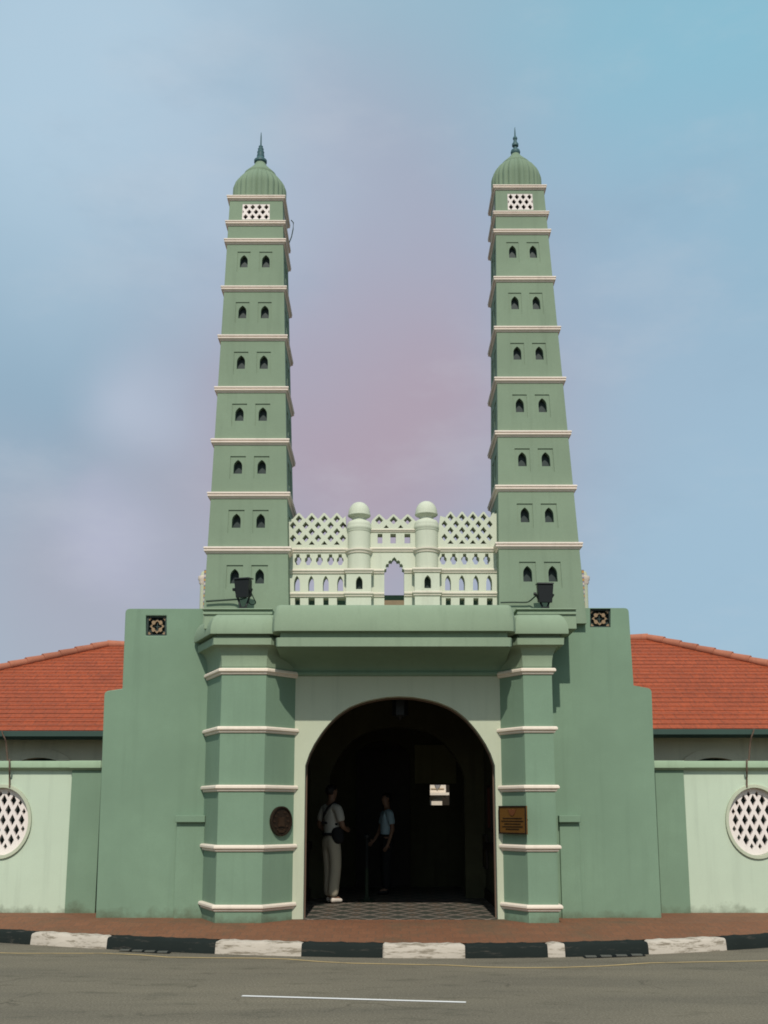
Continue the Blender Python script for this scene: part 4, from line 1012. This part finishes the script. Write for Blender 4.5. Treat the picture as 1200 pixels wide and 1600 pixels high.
# ------------------------------------------------------------------ red roofed halls behind the boundary walls
def hall(label, side):
    YE, YR = 3.0, 7.2
    if side < 0:
        e_out, e_in = at(-436, 1142, YE), at(330, 1142, YE); r_out, r_in = at(168, 1009, YR), at(420, 1009, YR)
    else:
        e_out, e_in = at(1640, 1139, YE), at(900, 1139, YE); r_out, r_in = at(1012, 998.5, YR), at(840, 998.5, YR)
    ze = (e_out.z + e_in.z)/2; e_out.z = e_in.z = ze; r_out.z = r_in.z
    root = empty('mosque_hall', ((e_out.x+e_in.x)/2, YR, 0), label, 'hall', 'halls beside the gate')
    N = 24; bm = bmesh.new()
    def pt(o, i, t): return o + (i - o)*t
    eo, ro, ei, ri = Vector(e_out), Vector(r_out), Vector(e_in), Vector(r_in)
    th = .013
    nrm = Vector((0, -(ro.z-eo.z), ro.y-eo.y)).normalized()
    if nrm.z < 0: nrm = -nrm
    for k in range(N):
        t0, t1 = k/N, min(1, (k+1.12)/N)
        a, b = eo.lerp(ro, t0), ei.lerp(ri, t0); c, d = ei.lerp(ri, t1), eo.lerp(ro, t1)
        la = [a + nrm*th, b + nrm*th, c + nrm*.002, d + nrm*.002, a, b]
        v = [bm.verts.new(q) for q in la]
        bm.faces.new((v[0], v[1], v[2], v[3])); bm.faces.new((v[0], v[1], v[5], v[4]))
    # hip end and rear slope
    back_e_out, back_e_in = Vector((eo.x, 2*YR - YE, ze)), Vector((ei.x, 2*YR - YE, ze))
    v = [bm.verts.new(q) for q in (eo, ro, back_e_out, ri, back_e_in, ei)]
    bm.faces.new((v[0], v[1], v[2])); bm.faces.new((v[1], v[3], v[4], v[2])); bm.faces.new((v[5], v[3], v[4]))
    roof = obj('roof', bm, M['roof'], root)
    bm = bmesh.new(); L_ = (ro-eo).length; n = int(L_/.34)
    for k in range(n):
        p, q = eo.lerp(ro, k/n), eo.lerp(ro, (k+1.1)/n); add_tube(bm, [p + Vector((0, -.03, .035)), q + Vector((0, -.03, .022))], [.085, .07], 10)
    n = int((ri-ro).length/.34)
    for k in range(n):
        p, q = ro.lerp(ri, k/n), ro.lerp(ri, (k+1.1)/n); add_tube(bm, [p + Vector((0, 0, .03)), q + Vector((0, 0, .02))], [.085, .07], 10)
    obj('hip_tiles', bm, M['hip'], roof, smooth=True)
    zg = ze - (Z(1139, YE) - Z(1153, YE))
    bm = bmesh.new(); lo, hi = sorted((eo.x, ei.x))
    cp = [(YE-.05, ze-.005), (YE-.10, ze-.015), (YE-.11, zg+.05), (YE-.06, zg), (YE+.02, zg), (YE+.05, ze-.02)]
    A = [bm.verts.new((lo, y, z)) for y, z in cp]; B = [bm.verts.new((hi, y, z)) for y, z in cp]
    for i in range(len(cp)): bm.faces.new((A[i], A[(i+1) % 6], B[(i+1) % 6], B[i]))
    bm.faces.new(A); bm.faces.new(B)
    obj('gutter', bm, M['gutter'], root)
    # front wall with arched windows
    YH = YE + .42; pcs = [62, -90, -240, -390] if side < 0 else [1116, 1270, 1420, 1570]
    lo2, hi2 = (eo.x+.4, ei.x) if side < 0 else (ei.x, eo.x-.4)
    bm = bmesh.new(); hs = []; arcs = []
    mpx = (X(620, YH, 1180) - X(580, YH, 1180))/40
    for pc in pcs:
        c = at(pc, 1184, YH); rr_ = 22*mpx; zt_ = c.z
        hs.append([(c.x-rr_*2, .9), (c.x+rr_*2, .9)] + [(c.x + 2*rr_*cos(pi*i/16), zt_ - rr_ + rr_*1.0*sin(pi*i/16)) for i in range(17)])
        arcs.append((c.x, zt_-rr_, rr_))
    plate(bm, [rect(lo2, hi2, .0, ze+.05)] + hs, .25, front(YH)); wl_ = obj('wall', bm, M['hall_wall'], root)
    for x_, z_, r_ in arcs:
        bm = bmesh.new(); o_ = [(x_ + (2*r_+.14)*cos(pi*i/20), z_ + (r_+.15)*sin(pi*i/20)) for i in range(21)]; i_ = [(x_ + (2*r_+.002)*cos(pi*i/20), z_ + (r_+.002)*sin(pi*i/20)) for i in range(21)]
        plate(bm, [o_ + i_[::-1]], .05, front(YH-.04)); w_ = obj('window', bm, M['hall_wall'], root)
        bm = bmesh.new(); add_box(bm, x_-2*r_-.05, x_+2*r_+.05, YH+.18, YH+.20, .85, z_+r_+.05); obj('pane', bm, M['pane'], w_)
    bm = bmesh.new(); add_box(bm, lo2, lo2+.25, YH+.251, 2*YR-YE-.4, 0, ze); add_box(bm, hi2-.25, hi2, YH+.251, 2*YR-YE-.4, 0, ze); add_box(bm, lo2+.251, hi2-.251, 2*YR-YE-.65, 2*YR-YE-.4, 0, ze)
    obj('wall', bm, M['hall_wall'], root)
    bm = bmesh.new(); add_box(bm, lo, hi, YE+.06, YH+.1, ze-.10, ze-.04); obj('soffit', bm, M['hall_wall'], root)
hall('long hall with red tiled hipped roof left of the gate', -1)
hall('long hall with red tiled hipped roof right of the gate', 1)
cable([at(3, 1141, 2.85), at(4, 1147, 2.85), at(8, 1155, 2.86), at(10, 1165, 2.9), at(12, 1190, 2.9)], .012, M['rust'], 'thin brown cable drooping from the gutter of the left hall')
cable([at(1178, 1138, 2.85), at(1177, 1144, 2.85), at(1174, 1152, 2.86), at(1172, 1164, 2.9), at(1170, 1190, 2.9)], .012, M['rust'], 'thin brown cable drooping from the gutter of the right hall')

# sunlit white pedestal in the courtyard, seen through the small opening
yk = 8.6; c = at(688, 1250, yk)
t = empty('stone_pedestal', (c.x, yk, 0), 'white stone pedestal in sunlight behind the dark passage', 'pedestal')
k = (X(700, yk, 1250) - X(660, yk, 1250))/40
zz = lambda py: Z(py, yk)
bm = bmesh.new(); add_box(bm, c.x-14*k, c.x+3*k, yk, yk+.6, 0, zz(1246)); obj('shaft', bm, M['stone_white'], t, bevel=.01)
bm = bmesh.new(); add_box(bm, c.x-18*k, c.x+10*k, yk-.05, yk+.65, zz(1246)+.001, zz(1243)); add_box(bm, c.x-20*k, c.x+15*k, yk-.12, yk+.7, zz(1243)+.001, zz(1238.5)); obj('cap', bm, M['stone_white'], t, bevel=.008)
bm = bmesh.new(); add_box(bm, c.x-17*k, c.x+9*k, yk, yk+.55, zz(1238.5)+.001, zz(1219)); obj('block', bm, M['stone_white'], t, bevel=.01)
bm = bmesh.new(); add_box(bm, -6, 6, 10.0, 10.3, 0, 3.4); add_box(bm, -6.1, 6.1, 9.9, 10.4, 3.401, 3.55)
_b = bmesh.new(); plate(_b, [[(c.x-9*k, zz(1224)), (c.x+1*k, zz(1224)), (c.x-1.5*k, zz(1230)), (c.x-5*k, zz(1234)), (c.x-7*k, zz(1230))]], .03, front(yk-.035)); obj('ornament', _b, plaster('grey_stone', (.25, .24, .24)), t)
_b = bmesh.new(); add_box(_b, c.x-15*k, c.x+6*k, yk-.02, yk-.001, zz(1233), zz(1231.8)); obj('fillet', _b, plaster('ochre_stone', (.40, .30, .18)), t)
tag(obj('courtyard_wall', bm, M['dark_brown']), 'dark timber courtyard wall behind the white stone pedestal', 'wall')

# ------------------------------------------------------------------ people
def skin_mesh(nodes, edges, root=0, sub=2):
    """nodes: list of (co, (rx, ry)); one smooth surface grown round the joints"""
    me = bpy.data.meshes.new('tmp'); me.from_pydata([n_[0] for n_ in nodes], edges, []); me.update()
    o = bpy.data.objects.new('tmp', me); COL.objects.link(o)
    o.modifiers.new('skin', 'SKIN')
    for i, n_ in enumerate(nodes):
        sv = me.skin_vertices[0].data[i]; sv.radius = n_[1]; sv.use_root = (i == root); sv.use_loose = False
    o.modifiers['skin'].branch_smoothing = .3
    m2 = o.modifiers.new('sub', 'SUBSURF'); m2.levels = sub; m2.render_levels = sub
    dg = bpy.context.evaluated_depsgraph_get(); res = bpy.data.meshes.new_from_object(o.evaluated_get(dg))
    bpy.data.objects.remove(o); bpy.data.meshes.remove(me)
    bm = bmesh.new(); bm.from_mesh(res); bpy.data.meshes.remove(res); return bm
class Rig:
    def __init__(s): s.n, s.e, s.i = [], [], {}
    def add(s, key, co, r, par=None):
        s.i[key] = len(s.n); s.n.append((Vector(co), r if isinstance(r, tuple) else (r, r)))
        if par is not None: s.e.append((s.i[par], s.i[key]))
    def mesh(s, sub=2): return skin_mesh(s.n, s.e, 0, sub)
def person(label, pos, yaw, shirt, trouser, shoe, arms, group=None, long_sleeve=False, height=1.74):
    root = empty('person', pos, label, 'person')
    k = height/1.74
    mtx = Matrix.Translation(Vector(pos)) @ Matrix.Rotation(yaw, 4, 'Z') @ Matrix.Scale(k, 4)
    def link(name, bm, mat, parent=root, smooth=True):
        bmesh.ops.transform(bm, matrix=mtx, verts=bm.verts); return obj(name, bm, mat, parent, smooth=smooth)
    # body, facing -Y
    r = Rig()
    r.add('pelvis', (0, 0, .94), (.135, .10)); r.add('waist', (0, -.005, 1.08), (.125, .09), 'pelvis'); r.add('chest', (0, 0, 1.27), (.15, .10), 'waist')
    r.add('collar', (0, .015, 1.42), (.085, .07), 'chest'); r.add('neck', (0, .01, 1.50), (.052, .056), 'collar')
    r.add('jaw', (0, -.015, 1.565), (.058, .066), 'neck'); r.add('brow', (0, -.01, 1.645), (.072, .088), 'jaw'); r.add('crown', (0, 0, 1.705), (.052, .062), 'brow')
    legs = {-1: ((-.09, 0, .86), (-.092, -.015, .50), (-.085, .035, .10), (-.10, -.10, .045)), 1: ((.09, .0, .86), (.092, -.035, .50), (.085, -.02, .10), (.12, -.15, .045))}
    for s, (h, kn, an, to) in legs.items():
        r.add(f'hip{s}', h, .085, 'pelvis'); r.add(f'knee{s}', kn, .056, f'hip{s}'); r.add(f'ankle{s}', an, .040, f'knee{s}'); r.add(f'toe{s}', to, (.04, .03), f'ankle{s}')
    for s, (el, wr, pa) in arms.items():
        r.add(f'sh{s}', (s*.175, .01, 1.39), .055, 'collar'); r.add(f'el{s}', el, .040, f'sh{s}'); r.add(f'wr{s}', wr, .026, f'el{s}')
        d = (Vector(pa) - Vector(wr)).normalized(); side = Vector((s, 0, 0)); side = (side - d*side.dot(d)).normalized(); up = d.cross(side)
        r.add(f'palm{s}', Vector(wr) + d*.075, (.032, .016), f'wr{s}')
        for q, (o_, l_) in enumerate(((-.027, .062), (-.009, .074), (.009, .070), (.026, .055))):
            a = Vector(wr) + d*.095 + up*o_; b = a + d*l_*.55 - side*.008; c = b + d*l_*.45 - side*.022
            r.add(f'f{s}{q}a', a, .0088, f'palm{s}'); r.add(f'f{s}{q}b', b, .0082, f'f{s}{q}a'); r.add(f'f{s}{q}c', c, .007, f'f{s}{q}b')
        a = Vector(wr) + d*.035 + up*-.032; b = a + d*.04 + up*-.018 - side*.01
        r.add(f't{s}a', a, .0095, f'palm{s}'); r.add(f't{s}b', b, .0085, f't{s}a')
    body = link('body', r.mesh(), M['skin'])
    # face: nose, eyes, mouth, ears joined as features of the head
    bm = bmesh.new()
    add_hexa(bm, [(-.013, -.085, 1.60), (.013, -.085, 1.60), (.013, -.06, 1.60), (-.013, -.06, 1.60), (-.006, -.088, 1.645), (.006, -.088, 1.645), (.006, -.06, 1.645), (-.006, -.06, 1.645)])
    for s in (-1, 1): add_hexa(bm, [(s*.066, -.015, 1.60), (s*.082, .0, 1.60), (s*.080, .015, 1.60), (s*.064, .01, 1.60), (s*.068, -.018, 1.655), (s*.088, .0, 1.66), (s*.086, .018, 1.655), (s*.066, .01, 1.65)])
    link('face_features', bm, M['skin'], body)
    bm = bmesh.new()
    for s in (-1, 1):
        mt = Matrix.Translation((s*.028, -.074, 1.640)); bmesh.ops.create_uvsphere(bm, u_segments=12, v_segments=8, radius=.010, matrix=mt)
    link('eyes', bm, M['eye'], body)
    # hair cap
    bm = bmesh.new(); bmesh.ops.create_uvsphere(bm, u_segments=28, v_segments=18, radius=1, matrix=Matrix.Translation((0, .008, 1.652)) @ Matrix.Diagonal((.082, .100, .086, 1)))
    bmesh.ops.delete(bm, geom=[v for v in bm.verts if v.co.z < 1.585 or (v.co.y < -.035 and v.co.z < 1.690) or (v.co.y < .01 and v.co.z < 1.635)], context='VERTS')
    for v in bm.verts: v.co += (v.co - Vector((0, .008, 1.65))).normalized() * random.uniform(-.003, .004)
    link('hair', bm, M['hair'])
    # shirt
    sh = Rig(); sh.add('hem', (0, 0, .93), (.146, .112)); sh.add('waist', (0, -.005, 1.06), (.150, .115), 'hem'); sh.add('chest', (0, 0, 1.27), (.172, .122), 'waist'); sh.add('yoke', (0, .015, 1.41), (.10, .085), 'chest'); sh.add('collar', (0, .012, 1.475), (.066, .068), 'yoke')
    for s, (el, wr, pa) in arms.items():
        a = Vector((s*.18, .01, 1.385)); e = Vector(el); sh.add(f'sh{s}', a, .072, 'yoke')
        if long_sleeve:
            sh.add(f'el{s}', e, .055, f'sh{s}'); sh.add(f'cu{s}', e.lerp(Vector(wr), .85), .042, f'el{s}')
        else: sh.add(f'sl{s}', a.lerp(e, .80), .066, f'sh{s}')
    shirt_o = link('shirt', sh.mesh(), shirt)
    tr = Rig(); tr.add('waist', (0, 0, 1.045), (.150, .117)); tr.add('seat', (0, .005, .92), (.156, .126), 'waist')
    for s, (h, kn, an, to) in legs.items():
        tr.add(f'h{s}', (h[0], h[1], .82), .108, 'seat'); tr.add(f'k{s}', kn, .090, f'h{s}'); tr.add(f'c{s}', Vector(kn).lerp(Vector(an), .7), .088, f'k{s}'); tr.add(f'a{s}', Vector(an) + Vector((0, -.01, -.02)), .084, f'c{s}')
    link('trousers', tr.mesh(), trouser)
    bm = bmesh.new(); add_lathe(bm, [(.150, .985), (.163, .99), (.163, 1.02), (.150, 1.025)], (0, 0), 32)
    for v in bm.verts: v.co.y *= .80
    link('belt', bm, M['dark_cloth'])
    for s, (h, kn, an, to) in legs.items():
        f = Rig(); f.add('heel', (an[0], an[1]+.03, .05), (.045, .042)); f.add('mid', ((an[0]+to[0])/2, (an[1]+to[1])/2, .05), (.047, .04), 'heel'); f.add('toe', (to[0], to[1]-.03, .038), (.045, .03), 'mid')
        b2 = f.mesh()
        for v in b2.verts: v.co.z = max(v.co.z, .002)
        link('shoe', b2, shoe)
    return root, mtx
p1 = ground(517, 1411, FZ+.006); p1.z = FZ + .006
P1, mt1 = person('man in off-white shirt, khaki trousers and white shoes standing in the archway', p1, R(128), M['shirt'], M['trouser'], M['shoe'],
    {-1: ((-.255, -.02, 1.12), (-.13, -.22, 1.05), (-.04, -.30, 1.08)), 1: ((.27, .05, 1.13), (.25, -.14, 1.00), (.22, -.30, 1.0))}, height=1.76)
# shoulder bag slung on him
sb = Vector(mt1 @ Vector((.02, .17, 1.06)))
t = empty('shoulder_bag', sb, 'black shoulder bag slung on the man in the archway', 'bag')
bm = bmesh.new(); rg = Rig(); 
c0 = Vector(at(527, 1305, p1.y - .12))
rg.add('a', c0 + Vector((0, 0, .13)), (.09, .07)); rg.add('b', c0, (.11, .085), 'a'); rg.add('c', c0 + Vector((.04, 0, -.14)), (.09, .07), 'b')
bm = rg.mesh(); obj('bag_body', bm, M['dark_cloth'], t, smooth=True)
bm = bmesh.new(); s0 = [mt1 @ Vector(q) for q in ((-.09, -.11, 1.40), (-.10, .02, 1.475), (-.06, .11, 1.40), (.0, .14, 1.30), (.06, .14, 1.18))]
add_tube(bm, s0 + [c0 + Vector((0, 0, .16))], .018, 8); obj('strap', bm, M['dark_cloth'], t, smooth=True)
p2 = ground(604, 1398, FZ+.006); p2.z = FZ + .006
P2, mt2 = person('man in pale blue shirt and dark trousers walking deep inside the passage', p2, R(-75), M['blue_shirt'], M['dark_cloth'], M['dark_cloth'],
    {-1: ((-.25, -.04, 1.12), (-.2, -.16, .93), (-.19, -.24, .86)), 1: ((.26, .04, 1.12), (.24, -.03, .88), (.23, -.07, .80))}, height=1.66)
